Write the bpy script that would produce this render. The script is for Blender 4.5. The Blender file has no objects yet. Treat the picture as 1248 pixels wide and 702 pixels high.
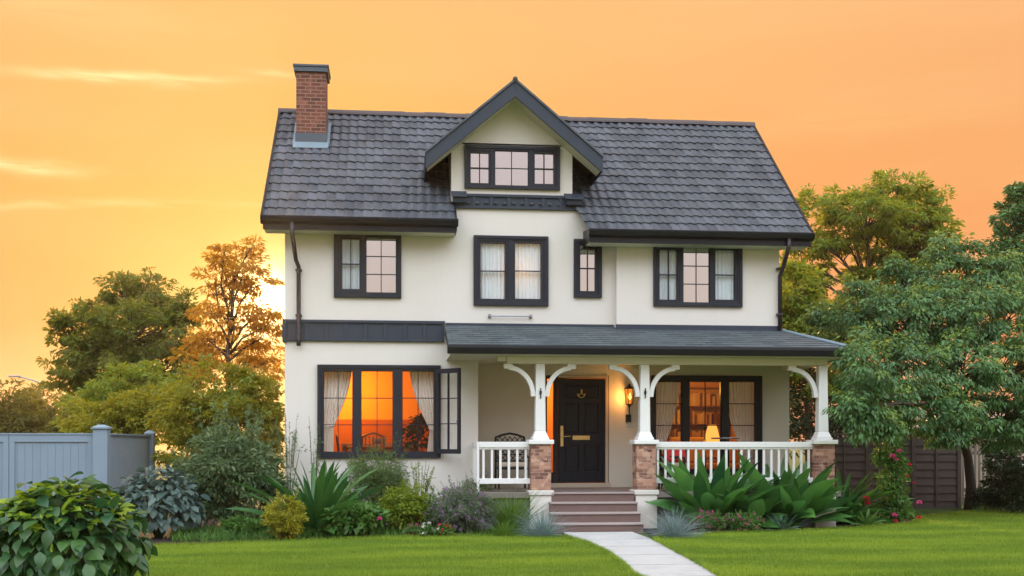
import bpy, math, random
import numpy as np
from mathutils import Vector, noise as mnoise

random.seed(7)
rng = np.random.default_rng(11)
SC = bpy.context.scene
COL = SC.collection
R = math.radians

# ------------------------------------------------------------------ camera
YAW = R(6.0)                      # the camera looks 6 degrees to the right of the house's depth axis
FPX = 1395.0                      # focal length in pixels of the 1248 px wide photograph
CAM = (0.0, -22.4, 1.6)
cd = bpy.data.cameras.new("camera")
cam = bpy.data.objects.new("camera", cd)
COL.objects.link(cam)
cam.location = CAM
cam.rotation_euler = (R(90), 0, -YAW)
cd.sensor_width = 36.0
cd.lens = 36.0 * FPX / 1248.0
cd.shift_y = 189.0 / 1248.0
cd.clip_end = 2000
SC.camera = cam

# ------------------------------------------------------------------ world: low sun behind the house, pale evening sky opposite
SUN_AZ, SUN_EL = R(-6.2), R(6.8)  # azimuth clockwise from +Y
W = bpy.data.worlds.new("World")
SC.world = W
W.use_nodes = True
wn = W.node_tree
wn.nodes.clear()


class NT:
    """small helper that strings shader nodes together"""
    def __init__(self, nt): self.nt = nt
    def n(self, typ, **kw):
        nd = self.nt.nodes.new(typ)
        for k, v in kw.items(): setattr(nd, k, v)
        return nd
    def put(self, sock, v):
        if isinstance(v, bpy.types.NodeSocket): self.nt.links.new(v, sock)
        else: sock.default_value = v
    def m(self, op, a, b=0.0, c=0.0, clamp=False):
        nd = self.n('ShaderNodeMath', operation=op, use_clamp=clamp)
        self.put(nd.inputs[0], a); self.put(nd.inputs[1], b); self.put(nd.inputs[2], c)
        return nd.outputs[0]
    def step(self, x, a, b):
        nd = self.n('ShaderNodeMapRange', interpolation_type='SMOOTHSTEP')
        self.put(nd.inputs[0], x); nd.inputs[1].default_value = a; nd.inputs[2].default_value = b
        return nd.outputs[0]
    def mix(self, f, a, b, mode='MIX'):
        nd = self.n('ShaderNodeMix', data_type='RGBA', blend_type=mode)
        self.put(nd.inputs[0], f)
        self.put(nd.inputs[6], a if isinstance(a, bpy.types.NodeSocket) else (*a, 1))
        self.put(nd.inputs[7], b if isinstance(b, bpy.types.NodeSocket) else (*b, 1))
        return nd.outputs[2]
    def ramp(self, x, stops):
        nd = self.n('ShaderNodeValToRGB')
        cr = nd.color_ramp
        while len(cr.elements) < len(stops): cr.elements.new(0.5)
        for e, (p, c) in zip(cr.elements, stops): e.position = p; e.color = (*c, 1)
        self.put(nd.inputs[0], x)
        return nd.outputs[0]
    def dot(self, a, v):
        nd = self.n('ShaderNodeVectorMath', operation='DOT_PRODUCT')
        self.put(nd.inputs[0], a); nd.inputs[1].default_value = v
        return nd.outputs['Value']
    def noise(self, vec, scale, detail=3.0, rough=0.55):
        nd = self.n('ShaderNodeTexNoise')
        self.put(nd.inputs['Vector'], vec); nd.inputs['Scale'].default_value = scale
        nd.inputs['Detail'].default_value = detail; nd.inputs['Roughness'].default_value = rough
        return nd.outputs[0]


w = NT(wn)
D = w.n('ShaderNodeTexCoord').outputs['Generated']
sep = w.n('ShaderNodeSeparateXYZ'); wn.links.new(D, sep.inputs[0])
dx, dy, dz = sep.outputs
sun_dir = (math.sin(SUN_AZ) * math.cos(SUN_EL), math.cos(SUN_AZ) * math.cos(SUN_EL), math.sin(SUN_EL))
az = w.m('ARCTAN2', dx, dy)
elz = w.m('MAXIMUM', dz, 0.0)
front = w.ramp(elz, [(0.0, (0.87, 0.30, 0.155)), (0.10, (0.90, 0.315, 0.10)), (0.2, (0.91, 0.37, 0.10)), (0.34, (0.93, 0.49, 0.18)), (1.0, (0.55, 0.45, 0.38))])
# away from the sun the afterglow turns rosier
side = w.step(w.m('ABSOLUTE', w.m('SUBTRACT', az, SUN_AZ)), 0.28, 0.75)
front = w.mix(w.m('MULTIPLY', side, 0.35), front, (0.88, 0.36, 0.17))
glow = w.dot(D, sun_dir)
ang = w.m('ARCCOSINE', w.m('MINIMUM', glow, 1.0))
g1 = w.m('POWER', 2.718, w.m('MULTIPLY', w.m('POWER', w.m('DIVIDE', ang, 0.24), 2.0), -1.0))
g2 = w.m('POWER', 2.718, w.m('MULTIPLY', w.m('POWER', w.m('DIVIDE', ang, 0.085), 2.0), -1.0))
g3 = w.m('POWER', 2.718, w.m('MULTIPLY', w.m('POWER', w.m('DIVIDE', ang, 0.027), 2.0), -1.0))
front = w.mix(w.m('MULTIPLY', g1, 0.6), front, (0.98, 0.54, 0.07))
front = w.mix(w.m('MULTIPLY', g2, 0.65), front, (1.1, 0.74, 0.18))
# wispy clouds: stretched noise inside a few narrow banks
comb = w.n('ShaderNodeCombineXYZ')
w.put(comb.inputs[0], w.m('MULTIPLY', az, 9.0)); w.put(comb.inputs[1], w.m('MULTIPLY', dz, 90.0))
streak = w.noise(comb.outputs[0], 1.6, 6.0, 0.6)
combw = w.n('ShaderNodeCombineXYZ')
w.put(combw.inputs[0], w.m('MULTIPLY', az, 14.0)); w.put(combw.inputs[1], w.m('MULTIPLY', dz, 20.0))
wob = w.m('MULTIPLY', w.m('SUBTRACT', w.noise(combw.outputs[0], 1.3, 3.0, 0.5), 0.5), 0.012)
cloud = None
for (a0, e0, sa, se, tilt, k) in [(-0.235, 0.288, 0.062, 0.0042, 0.045, 1.0), (-0.19, 0.291, 0.05, 0.003, 0.06, 0.8), (-0.10, 0.302, 0.02, 0.0022, 0.0, 0.45),
                                  (-0.30, 0.217, 0.045, 0.0055, 0.0, 0.8), (-0.215, 0.196, 0.05, 0.0032, 0.05, 0.35), (-0.29, 0.188, 0.05, 0.003, 0.1, 0.35),
                                  (-0.10, 0.20, 0.06, 0.003, 0.05, 0.22), (0.38, 0.26, 0.12, 0.012, 0.0, 0.10), (-0.28, 0.335, 0.12, 0.012, -0.05, 0.18)]:
    du = w.m('SUBTRACT', az, a0)
    dv = w.m('ADD', w.m('SUBTRACT', w.m('SUBTRACT', dz, e0), w.m('MULTIPLY', du, tilt)), wob)
    e = w.m('ADD', w.m('POWER', w.m('ABSOLUTE', w.m('DIVIDE', du, sa)), 2.0), w.m('POWER', w.m('ABSOLUTE', w.m('DIVIDE', dv, se)), 2.0))
    gk = w.m('MULTIPLY', w.m('POWER', 2.718, w.m('MULTIPLY', e, -1.0)), k)
    cloud = gk if cloud is None else w.m('MAXIMUM', cloud, gk)
cloud = w.m('MULTIPLY', cloud, w.step(streak, 0.22, 0.55), clamp=True)
front = w.mix(w.m('MULTIPLY', cloud, 1.0, clamp=True), front, (1.08, 0.82, 0.36))
# broad soft unevenness of the thin overcast
cs = w.n('ShaderNodeCombineXYZ')
w.put(cs.inputs[0], w.m('MULTIPLY', az, 2.0)); w.put(cs.inputs[1], w.m('MULTIPLY', dz, 14.0))
soft = w.noise(cs.outputs[0], 1.1, 4.0, 0.5)
front = w.mix(w.m('MULTIPLY', w.step(soft, 0.42, 0.75), 0.22), front, (1.0, 0.62, 0.28))
# opposite half of the sky: pink belt low down, brightness added above to fill the house front
back = w.ramp(elz, [(0.0, (0.58, 0.37, 0.32)), (0.12, (0.64, 0.44, 0.39)), (0.27, (0.70, 0.54, 0.51)), (0.40, (2.35, 2.5, 2.75)), (0.65, (3.25, 3.5, 3.9)), (1.0, (1.8, 2.0, 2.3))])
fd = w.dot(D, (math.sin(YAW), math.cos(YAW), 0.0))
f = w.step(fd, -0.35, 0.62)
skycol = w.mix(f, back, front)
# the bright disc veiled by haze
disc = w.n('ShaderNodeVectorMath', operation='SCALE')
disc.inputs[0].default_value = (1.0, 0.82, 0.42); w.put(disc.inputs['Scale'], w.m('MULTIPLY', g3, 4.0))
skycol = w.mix(1.0, skycol, disc.outputs[0], 'ADD')
bg2 = w.n('ShaderNodeBackground'); w.put(bg2.inputs[0], skycol); bg2.inputs[1].default_value = 1.0
nish = w.n('ShaderNodeTexSky', sky_type='NISHITA')
nish.sun_disc = False; nish.sun_elevation = SUN_EL; nish.sun_rotation = SUN_AZ
nk = w.n('ShaderNodeVectorMath', operation='SCALE'); wn.links.new(nish.outputs[0], nk.inputs[0]); w.put(nk.inputs['Scale'], w.m('SUBTRACT', 1.0, w.m('MULTIPLY', f, 0.93)))
bg1 = w.n('ShaderNodeBackground'); w.put(bg1.inputs[0], nk.outputs[0]); bg1.inputs[1].default_value = 0.05
add = w.n('ShaderNodeAddShader'); wn.links.new(bg1.outputs[0], add.inputs[0]); wn.links.new(bg2.outputs[0], add.inputs[1])
out = w.n('ShaderNodeOutputWorld'); wn.links.new(add.outputs[0], out.inputs[0])

# ------------------------------------------------------------------ sun
sl = bpy.data.lights.new("sun", 'SUN')
sun = bpy.data.objects.new("sun", sl)
COL.objects.link(sun)
sl.energy = 4.6; sl.angle = R(0.8); sl.color = (1.0, 0.62, 0.28)
sun.rotation_euler = Vector(sun_dir).to_track_quat('Z', 'Y').to_euler()

vs = SC.view_settings
SC.display_settings.display_device = 'sRGB'
vs.view_transform = 'Standard'; vs.look = 'None'; vs.exposure = 0.08; vs.gamma = 1.0; vs.use_curve_mapping = False
SC.render.engine = 'CYCLES'
SC.cycles.use_denoising = True
SC.cycles.max_bounces = 8; SC.cycles.diffuse_bounces = 4; SC.cycles.glossy_bounces = 3
SC.cycles.transmission_bounces = 4; SC.cycles.transparent_max_bounces = 16
SC.cycles.sample_clamp_indirect = 6.0
SC.cycles.caustics_reflective = False; SC.cycles.caustics_refractive = False

# ------------------------------------------------------------------ surveying: from the photograph to metres on a plane
SA, CA = math.sin(YAW), math.cos(YAW)

def X(px, y):
    """x of the point seen at column px on the vertical plane y"""
    t = (px - 624.0) / FPX
    return (y - CAM[1]) * (SA + t * CA) / (CA - t * SA)

def depth(x, y): return (x - CAM[0]) * SA + (y - CAM[1]) * CA

def Z(py, x, y): return CAM[2] + (540.0 - py) * depth(x, y) / FPX

def ground(px, py):
    """ground point seen at a pixel below the horizon"""
    d = FPX * CAM[2] / (py - 540.0)
    r = (px - 624.0) / FPX * d
    return (CAM[0] + d * SA + r * CA, CAM[1] + d * CA - r * SA)

def far(px, d):
    """ground point in column px at viewing depth d"""
    r = (px - 624.0) / FPX * d
    return (CAM[0] + d * SA + r * CA, CAM[1] + d * CA - r * SA)

# ------------------------------------------------------------------ object helpers
def tag(o, label=None, cat=None, group=None, kind=None):
    if label: o['label'] = label
    if cat: o['category'] = cat
    if group: o['group'] = group
    if kind: o['kind'] = kind
    return o

def thing(name, label, cat, loc=(0, 0, 0), group=None):
    o = bpy.data.objects.new(name, None)
    o.empty_display_size = 0.2
    COL.objects.link(o); o.location = loc
    return tag(o, label, cat, group)

def link_mesh(name, me, mat, parent=None):
    o = bpy.data.objects.new(name, me)
    COL.objects.link(o)
    for mm in (mat if isinstance(mat, (list, tuple)) else [mat]): me.materials.append(mm)
    if parent is not None: o.parent = parent
    return o

def mesh_np(name, V, polys, mat, parent=None, smooth=False):
    """polys: list of (m,k) index arrays"""
    V = np.asarray(V, dtype=np.float32)
    me = bpy.data.meshes.new(name)
    me.vertices.add(len(V)); me.vertices.foreach_set('co', V.ravel())
    nl = sum(p.size for p in polys); npol = sum(len(p) for p in polys)
    me.loops.add(nl); me.polygons.add(npol)
    me.loops.foreach_set('vertex_index', np.concatenate([p.ravel() for p in polys]).astype(np.int32))
    tot = np.concatenate([np.full(len(p), p.shape[1]) for p in polys]).astype(np.int32)
    me.polygons.foreach_set('loop_start', np.concatenate([[0], np.cumsum(tot)[:-1]]).astype(np.int32))
    me.polygons.foreach_set('loop_total', tot)
    me.update(calc_edges=True); me.validate()
    if smooth: me.polygons.foreach_set('use_smooth', np.ones(npol, dtype=bool))
    return link_mesh(name, me, mat, parent)

class MB:
    """collects shapes and links them as one mesh object"""
    def __init__(self): self.v = []; self.f = []
    def add(self, v, f):
        b = len(self.v); self.v += [tuple(p) for p in v]; self.f += [tuple(i + b for i in q) for q in f]; return self
    def box(self, x0, x1, y0, y1, z0, z1):
        v = [(x0, y0, z0), (x1, y0, z0), (x1, y1, z0), (x0, y1, z0), (x0, y0, z1), (x1, y0, z1), (x1, y1, z1), (x0, y1, z1)]
        return self.add(v, [(0, 3, 2, 1), (4, 5, 6, 7), (0, 1, 5, 4), (1, 2, 6, 5), (2, 3, 7, 6), (3, 0, 4, 7)])
    def taper(self, cx, cy, z0, z1, w0, w1, d0=None, d1=None):
        d0 = w0 if d0 is None else d0; d1 = w1 if d1 is None else d1
        v = []
        for z, ww, dd in ((z0, w0, d0), (z1, w1, d1)):
            v += [(cx - ww / 2, cy - dd / 2, z), (cx + ww / 2, cy - dd / 2, z), (cx + ww / 2, cy + dd / 2, z), (cx - ww / 2, cy + dd / 2, z)]
        return self.add(v, [(0, 3, 2, 1), (4, 5, 6, 7), (0, 1, 5, 4), (1, 2, 6, 5), (2, 3, 7, 6), (3, 0, 4, 7)])
    def prism(self, pts, axis, a0, a1):
        """polygon pts in the other two axes, extruded along axis 'x'/'y'/'z'"""
        def P(p, a): return {'x': (a, p[0], p[1]), 'y': (p[0], a, p[1]), 'z': (p[0], p[1], a)}[axis]
        n = len(pts)
        v = [P(p, a0) for p in pts] + [P(p, a1) for p in pts]
        return self.add(v, [tuple(range(n)), tuple(range(2 * n - 1, n - 1, -1))] + [(i, i + n, (i + 1) % n + n, (i + 1) % n) for i in range(n)])
    def tube(self, path, rad, n=8, caps=True):
        path = [Vector(p) for p in path]
        if not hasattr(rad, '__len__'): rad = [rad] * len(path)
        b = len(self.v); prev = None
        for i, p in enumerate(path):
            t = (path[min(i + 1, len(path) - 1)] - path[max(i - 1, 0)])
            t = t.normalized() if t.length > 1e-9 else Vector((0, 0, 1))
            if prev is None: u = t.orthogonal().normalized()
            else:
                u = prev - t * prev.dot(t)
                u = u.normalized() if u.length > 1e-6 else t.orthogonal().normalized()
            prev = u; q = t.cross(u)
            for k in range(n):
                a = 2 * math.pi * k / n
                self.v.append(tuple(p + (u * math.cos(a) + q * math.sin(a)) * rad[i]))
        for i in range(len(path) - 1):
            for k in range(n):
                self.f.append((b + i * n + k, b + i * n + (k + 1) % n, b + (i + 1) * n + (k + 1) % n, b + (i + 1) * n + k))
        if caps:
            self.f.append(tuple(b + k for k in range(n - 1, -1, -1)))
            self.f.append(tuple(b + (len(path) - 1) * n + k for k in range(n)))
        return self
    def lathe(self, prof, n=20, c=(0, 0, 0)):
        b = len(self.v)
        for r, z in prof:
            for k in range(n):
                a = 2 * math.pi * k / n
                self.v.append((c[0] + r * math.cos(a), c[1] + r * math.sin(a), c[2] + z))
        for i in range(len(prof) - 1):
            for k in range(n):
                self.f.append((b + i * n + k, b + i * n + (k + 1) % n, b + (i + 1) * n + (k + 1) % n, b + (i + 1) * n + k))
        return self
    def build(self, name, mat, parent=None, bevel=0.0, smooth=False, seg=2):
        me = bpy.data.meshes.new(name)
        me.from_pydata(self.v, [], self.f); me.update()
        if smooth: me.polygons.foreach_set('use_smooth', [True] * len(me.polygons))
        o = link_mesh(name, me, mat, parent)
        if bevel > 0:
            md = o.modifiers.new('bevel', 'BEVEL'); md.width = bevel; md.segments = seg; md.limit_method = 'ANGLE'; md.angle_limit = R(40)
        return o

def holed(mb, x0, x1, z0, z1, y0, y1, holes):
    """a slab in the x-z plane with rectangular openings (x0,x1,z0,z1), front y0, back y1, added to mb"""
    xs = sorted({x0, x1, *[h[0] for h in holes], *[h[1] for h in holes]})
    zs = sorted({z0, z1, *[h[2] for h in holes], *[h[3] for h in holes]})
    xs = [x for x in xs if x0 - 1e-6 <= x <= x1 + 1e-6]; zs = [z for z in zs if z0 - 1e-6 <= z <= z1 + 1e-6]
    b = len(mb.v); nx, nz = len(xs), len(zs)
    for y in (y0, y1):
        for z in zs:
            for x in xs: mb.v.append((x, y, z))
    I = lambda s, i, j: b + s * nx * nz + j * nx + i
    def solid(i, j):
        if not (0 <= i < nx - 1 and 0 <= j < nz - 1): return False
        cx, cz = (xs[i] + xs[i + 1]) / 2, (zs[j] + zs[j + 1]) / 2
        return not any(h[0] < cx < h[1] and h[2] < cz < h[3] for h in holes)
    for i in range(nx - 1):
        for j in range(nz - 1):
            if not solid(i, j): continue
            mb.f.append((I(0, i, j), I(0, i + 1, j), I(0, i + 1, j + 1), I(0, i, j + 1)))
            mb.f.append((I(1, i, j), I(1, i, j + 1), I(1, i + 1, j + 1), I(1, i + 1, j)))
            if not solid(i, j - 1): mb.f.append((I(0, i, j), I(1, i, j), I(1, i + 1, j), I(0, i + 1, j)))
            if not solid(i, j + 1): mb.f.append((I(0, i, j + 1), I(0, i + 1, j + 1), I(1, i + 1, j + 1), I(1, i, j + 1)))
            if not solid(i - 1, j): mb.f.append((I(0, i, j), I(0, i, j + 1), I(1, i, j + 1), I(1, i, j)))
            if not solid(i + 1, j): mb.f.append((I(0, i + 1, j), I(1, i + 1, j), I(1, i + 1, j + 1), I(0, i + 1, j + 1)))
    return mb

# ------------------------------------------------------------------ materials
def newmat(name):
    m = bpy.data.materials.new(name); m.use_nodes = True
    nt = m.node_tree; nt.nodes.clear()
    k = NT(nt)
    o = k.n('ShaderNodeOutputMaterial')
    return m, k, o

def pbsdf(k, col, rough=0.6, metal=0.0, spec=0.4, normal=None, emis=None, estr=0.0):
    p = k.n('ShaderNodeBsdfPrincipled')
    k.put(p.inputs['Base Color'], col if isinstance(col, bpy.types.NodeSocket) else (*col, 1))
    k.put(p.inputs['Roughness'], rough); p.inputs['Metallic'].default_value = metal
    p.inputs['Specular IOR Level'].default_value = spec
    if normal is not None: k.put(p.inputs['Normal'], normal)
    if emis: p.inputs['Emission Color'].default_value = (*emis, 1); p.inputs['Emission Strength'].default_value = estr
    return p

def bump(k, h, strength=0.3, dist=0.01):
    b = k.n('ShaderNodeBump'); b.inputs['Strength'].default_value = strength; b.inputs['Distance'].default_value = dist
    k.put(b.inputs['Height'], h); return b.outputs[0]

def obj_co(k): return k.n('ShaderNodeTexCoord').outputs['Object']

def plain(name, col, rough=0.6, var=0.12, scale=3.0, bmp=0.0, bscale=80.0, metal=0.0, spec=0.4, dirt=0.0, dirtcol=(0.2, 0.17, 0.13)):
    m, k, o = newmat(name)
    co = obj_co(k)
    n = k.noise(co, scale, 5.0, 0.6)
    c = k.mix(n, [x * (1 - var) for x in col], [min(1, x * (1 + var)) for x in col])
    if dirt > 0:
        mp = k.n('ShaderNodeMapping'); k.put(mp.inputs[0], co); mp.inputs['Scale'].default_value = (1, 1, 0.22)
        d = k.step(k.noise(mp.outputs[0], 4.5, 6.0, 0.65), 0.5, 0.85)
        c = k.mix(k.m('MULTIPLY', d, dirt), c, dirtcol)
    nr = bump(k, k.noise(co, bscale, 4.0, 0.6), bmp, 0.006) if bmp > 0 else None
    rg = k.m('ADD', rough - 0.06, k.m('MULTIPLY', k.noise(co, scale * 3, 3.0), 0.12))
    k.nt.links.new(pbsdf(k, c, rg, metal, spec, nr).outputs[0], o.inputs[0])
    return m

def wall_uv(k, sx=1.0):
    """(x + y, z) so that coursing runs round upright faces"""
    s = k.n('ShaderNodeSeparateXYZ'); k.put(s.inputs[0], obj_co(k))
    c = k.n('ShaderNodeCombineXYZ')
    k.put(c.inputs[0], k.m('ADD', s.outputs[0], s.outputs[1])); k.put(c.inputs[1], s.outputs[2])
    return c.outputs[0]

def brickmat(name, c1, c2, mortar, bw=0.22, rh=0.075, ms=0.009, rough=0.85, bst=0.6, uv=None, offset=0.5, nvar=0.35, third=None):
    m, k, o = newmat(name)
    v = wall_uv(k) if uv is None else uv(k)
    t = k.n('ShaderNodeTexBrick', offset=offset)
    k.put(t.inputs['Vector'], v)
    t.inputs['Color1'].default_value = (*c1, 1); t.inputs['Color2'].default_value = (*c2, 1); t.inputs['Mortar'].default_value = (*mortar, 1)
    t.inputs['Scale'].default_value = 1.0; t.inputs['Mortar Size'].default_value = ms
    t.inputs['Brick Width'].default_value = bw; t.inputs['Row Height'].default_value = rh; t.inputs['Mortar Smooth'].default_value = 0.2
    n = k.noise(obj_co(k), 14.0, 6.0, 0.65)
    c = k.mix(nvar, t.outputs[0], k.ramp(n, [(0.25, (0.15, 0.15, 0.15)), (0.8, (1, 1, 1))]), 'MULTIPLY')
    if third:
        c = k.mix(k.m('MULTIPLY', k.step(k.noise(obj_co(k), 5.0, 2.0), 0.55, 0.62), 0.6), c, third)
    h = k.m('ADD', k.m('MULTIPLY', t.outputs[1], -1.0), k.m('MULTIPLY', n, 0.5))
    k.nt.links.new(pbsdf(k, c, rough, 0, 0.3, bump(k, h, bst, 0.012)).outputs[0], o.inputs[0])
    return m

def glassmat(name, refl, tint=(1, 1, 1), wav=0.02, ior=1.5):
    m, k, o = newmat(name)
    g = k.n('ShaderNodeBsdfGlossy'); g.inputs['Roughness'].default_value = 0.015
    g.inputs['Color'].default_value = (0.95, 0.95, 0.96, 1)
    if wav > 0: k.put(g.inputs['Normal'], bump(k, k.noise(obj_co(k), 2.2, 1.0), wav, 0.05))
    t = k.n('ShaderNodeBsdfTransparent'); t.inputs[0].default_value = (*tint, 1)
    lw = k.n('ShaderNodeLayerWeight'); lw.inputs[0].default_value = 0.5
    f = k.m('ADD', refl, k.m('MULTIPLY', k.m('POWER', lw.outputs['Facing'], 5.0), 0.9 * (1 - refl)), clamp=True)
    mx = k.n('ShaderNodeMixShader'); k.put(mx.inputs[0], f)
    k.nt.links.new(t.outputs[0], mx.inputs[1]); k.nt.links.new(g.outputs[0], mx.inputs[2]); k.nt.links.new(mx.outputs[0], o.inputs[0])
    return m

def leafmat(name, c1, c2, trans=0.35, tcol=None, rough=0.5, spec=0.35, nsc=1.2, vein=False):
    """leaves: colour varies per leaf and per clump; light also passes through the blade"""
    m, k, o = newmat(name)
    g = k.n('ShaderNodeNewGeometry')
    n = k.step(k.noise(obj_co(k), nsc, 3.0), 0.32, 0.68)
    f = k.m('ADD', k.m('MULTIPLY', g.outputs['Random Per Island'], 0.55), k.m('MULTIPLY', n, 0.45))
    c = k.mix(f, c1, c2)
    p = pbsdf(k, c, rough, 0, spec)
    t = k.n('ShaderNodeBsdfTranslucent')
    tc = k.mix(f, [x * 0.6 for x in tcol] if tcol else [min(1, x * 1.6) for x in c1], tcol or [min(1, x * 1.5) for x in c2])
    k.put(t.inputs[0], tc)
    mx = k.n('ShaderNodeMixShader'); mx.inputs[0].default_value = trans
    k.nt.links.new(p.outputs[0], mx.inputs[1]); k.nt.links.new(t.outputs[0], mx.inputs[2]); k.nt.links.new(mx.outputs[0], o.inputs[0])
    return m

def emit(name, col, s):
    m, k, o = newmat(name)
    e = k.n('ShaderNodeEmission'); e.inputs[0].default_value = (*col, 1); e.inputs[1].default_value = s
    k.nt.links.new(e.outputs[0], o.inputs[0]); return m

def cloth(name, col, trans=0.4, stripes=None):
    m, k, o = newmat(name)
    n = k.noise(obj_co(k), 30.0, 3.0)
    c = k.mix(n, [x * 0.9 for x in col], col)
    if stripes:
        s = k.n('ShaderNodeSeparateXYZ'); k.put(s.inputs[0], obj_co(k))
        wv = k.m('SINE', k.m('MULTIPLY', s.outputs[0], stripes[1]))
        c = k.mix(k.m('MULTIPLY', k.step(wv, 0.2, 0.7), 0.55), c, stripes[0])
    d = k.n('ShaderNodeBsdfDiffuse'); k.put(d.inputs[0], c)
    t = k.n('ShaderNodeBsdfTranslucent'); k.put(t.inputs[0], c)
    mx = k.n('ShaderNodeMixShader'); mx.inputs[0].default_value = trans
    k.nt.links.new(d.outputs[0], mx.inputs[1]); k.nt.links.new(t.outputs[0], mx.inputs[2]); k.nt.links.new(mx.outputs[0], o.inputs[0])
    return m

M = {}
def stuccomat():
    m, k, o = newmat('stucco')
    co = obj_co(k)
    s_ = k.n('ShaderNodeSeparateXYZ'); k.put(s_.inputs[0], co)
    n = k.noise(co, 1.1, 6.0, 0.6)
    c = k.mix(n, (0.68, 0.635, 0.57), (0.73, 0.69, 0.625))
    mp = k.n('ShaderNodeMapping'); k.put(mp.inputs[0], co); mp.inputs['Scale'].default_value = (1.0, 1.0, 0.10)
    st_ = k.step(k.noise(mp.outputs[0], 7.0, 5.0, 0.7), 0.55, 0.85)          # rain streaks
    c = k.mix(k.m('MULTIPLY', st_, 0.26), c, (0.42, 0.40, 0.33))
    sp = k.m('MULTIPLY', k.step(k.m('ADD', s_.outputs[2], k.m('MULTIPLY', k.noise(co, 6.0, 5.0, 0.7), 0.9)), 1.0, 0.35), 0.35)   # soil splashed on the foot of the wall
    c = k.mix(sp, c, (0.30, 0.25, 0.19))
    pt = k.step(k.noise(co, 0.55, 2.0, 0.5), 0.5, 0.62)                      # old repainted patches
    c = k.mix(k.m('MULTIPLY', pt, 0.06), c, (0.82, 0.80, 0.74))
    h = k.m('ADD', k.noise(co, 150.0, 4.0, 0.6), k.m('MULTIPLY', k.noise(co, 9.0, 3.0, 0.5), 1.2))
    k.nt.links.new(pbsdf(k, c, 0.9, 0, 0.2, bump(k, h, 0.35, 0.006)).outputs[0], o.inputs[0]); return m
M['stucco'] = stuccomat()
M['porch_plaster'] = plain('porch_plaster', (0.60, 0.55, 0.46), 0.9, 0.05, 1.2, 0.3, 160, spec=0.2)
M['white'] = plain('white_paint', (0.76, 0.76, 0.73), 0.5, 0.04, 6.0, 0.08, 60, dirt=0.10, dirtcol=(0.45, 0.43, 0.38))
M['cream'] = plain('cream_paint', (0.68, 0.63, 0.52), 0.6, 0.05, 3.0, 0.08, 60)
M['dark'] = plain('charcoal_paint', (0.021, 0.024, 0.032), 0.45, 0.2, 4.0, 0.06, 90, spec=0.25)
M['fascia'] = plain('fascia_paint', (0.013, 0.013, 0.016), 0.4, 0.15, 4.0, spec=0.25)
M['slate'] = plain('slate_blue_cladding', (0.034, 0.044, 0.062), 0.55, 0.15, 4.0, 0.12, 60, spec=0.3)
M['lead'] = plain('lead_flashing', (0.20, 0.27, 0.31), 0.45, 0.15, 8.0, metal=0.3)
M['lead_dark'] = plain('dark_lead', (0.07, 0.09, 0.11), 0.45, 0.15, 8.0, metal=0.3)
M['brick'] = brickmat('chimney_brick', (0.24, 0.078, 0.048), (0.12, 0.042, 0.032), (0.33, 0.22, 0.165), 0.215, 0.078, 0.009, third=(0.29, 0.125, 0.085))
M['pier_brick'] = brickmat('pier_brick', (0.62, 0.33, 0.22), (0.17, 0.07, 0.05), (0.40, 0.30, 0.25), 0.17, 0.062, 0.006, third=(0.58, 0.38, 0.27))
M['stone'] = plain('cast_stone', (0.62, 0.60, 0.54), 0.8, 0.08, 5.0, 0.2, 80)
M['step'] = plain('painted_step', (0.150, 0.094, 0.080), 0.75, 0.14, 6.0, 0.25, 120, dirt=0.25, dirtcol=(0.21, 0.16, 0.15))
M['tread'] = plain('worn_tread', (0.33, 0.27, 0.25), 0.7, 0.14, 6.0, 0.2, 120)
M['porch_floor'] = plain('porch_boards', (0.20, 0.165, 0.15), 0.6, 0.14, 5.0)
M['skirt'] = plain('grey_skirting_render', (0.16, 0.17, 0.17), 0.9, 0.15, 5.0, 0.2, 100)
M['door'] = plain('black_gloss_paint', (0.008, 0.010, 0.015), 0.35, 0.2, 4.0, spec=0.22)
M['brass'] = plain('brass', (0.62, 0.42, 0.17), 0.32, 0.12, 10.0, metal=0.9)
M['iron'] = plain('black_iron', (0.02, 0.018, 0.017), 0.45, 0.2, 10.0, metal=0.5)
M['steel'] = plain('grey_steel', (0.30, 0.31, 0.32), 0.4, 0.1, 10.0, metal=0.8)
M['trim_beige'] = plain('door_trim', (0.46, 0.37, 0.28), 0.6, 0.1, 6.0)
M['pipe'] = plain('brown_black_pipe', (0.035, 0.027, 0.030), 0.38, 0.15, 5.0)
M['glass'] = glassmat('clear_glass', 0.02, wav=0.0)
M['glass_coated'] = glassmat('coated_glass', 0.72, (0.6, 0.6, 0.6), wav=0.012)
M['glass_half'] = glassmat('slightly_coated_glass', 0.07, wav=0.01)
M['net'] = cloth('net_curtain', (0.80, 0.90, 0.93), 0.2)
M['drape'] = cloth('cream_drape', (0.90, 0.86, 0.78), 0.06, stripes=((0.76, 0.66, 0.54), 95.0))
M['room'] = plain('ochre_room_paint', (0.76, 0.44, 0.10), 0.9, 0.05, 2.0)
M['room_low'] = plain('room_wainscot', (0.40, 0.13, 0.02), 0.7, 0.1, 3.0)
M['room_dark'] = plain('dim_room_paint', (0.30, 0.27, 0.25), 0.9, 0.05, 2.0)
M['wood'] = plain('dark_wood', (0.16, 0.07, 0.03), 0.5, 0.25, 8.0)
M['fabric_tan'] = plain('tan_fabric', (0.50, 0.33, 0.20), 0.95, 0.1, 30.0)
M['fabric_red'] = plain('red_fabric', (0.52, 0.03, 0.035), 0.9, 0.15, 30.0)
M['cushion'] = plain('beige_cushion', (0.55, 0.45, 0.35), 0.95, 0.1, 25.0)

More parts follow.
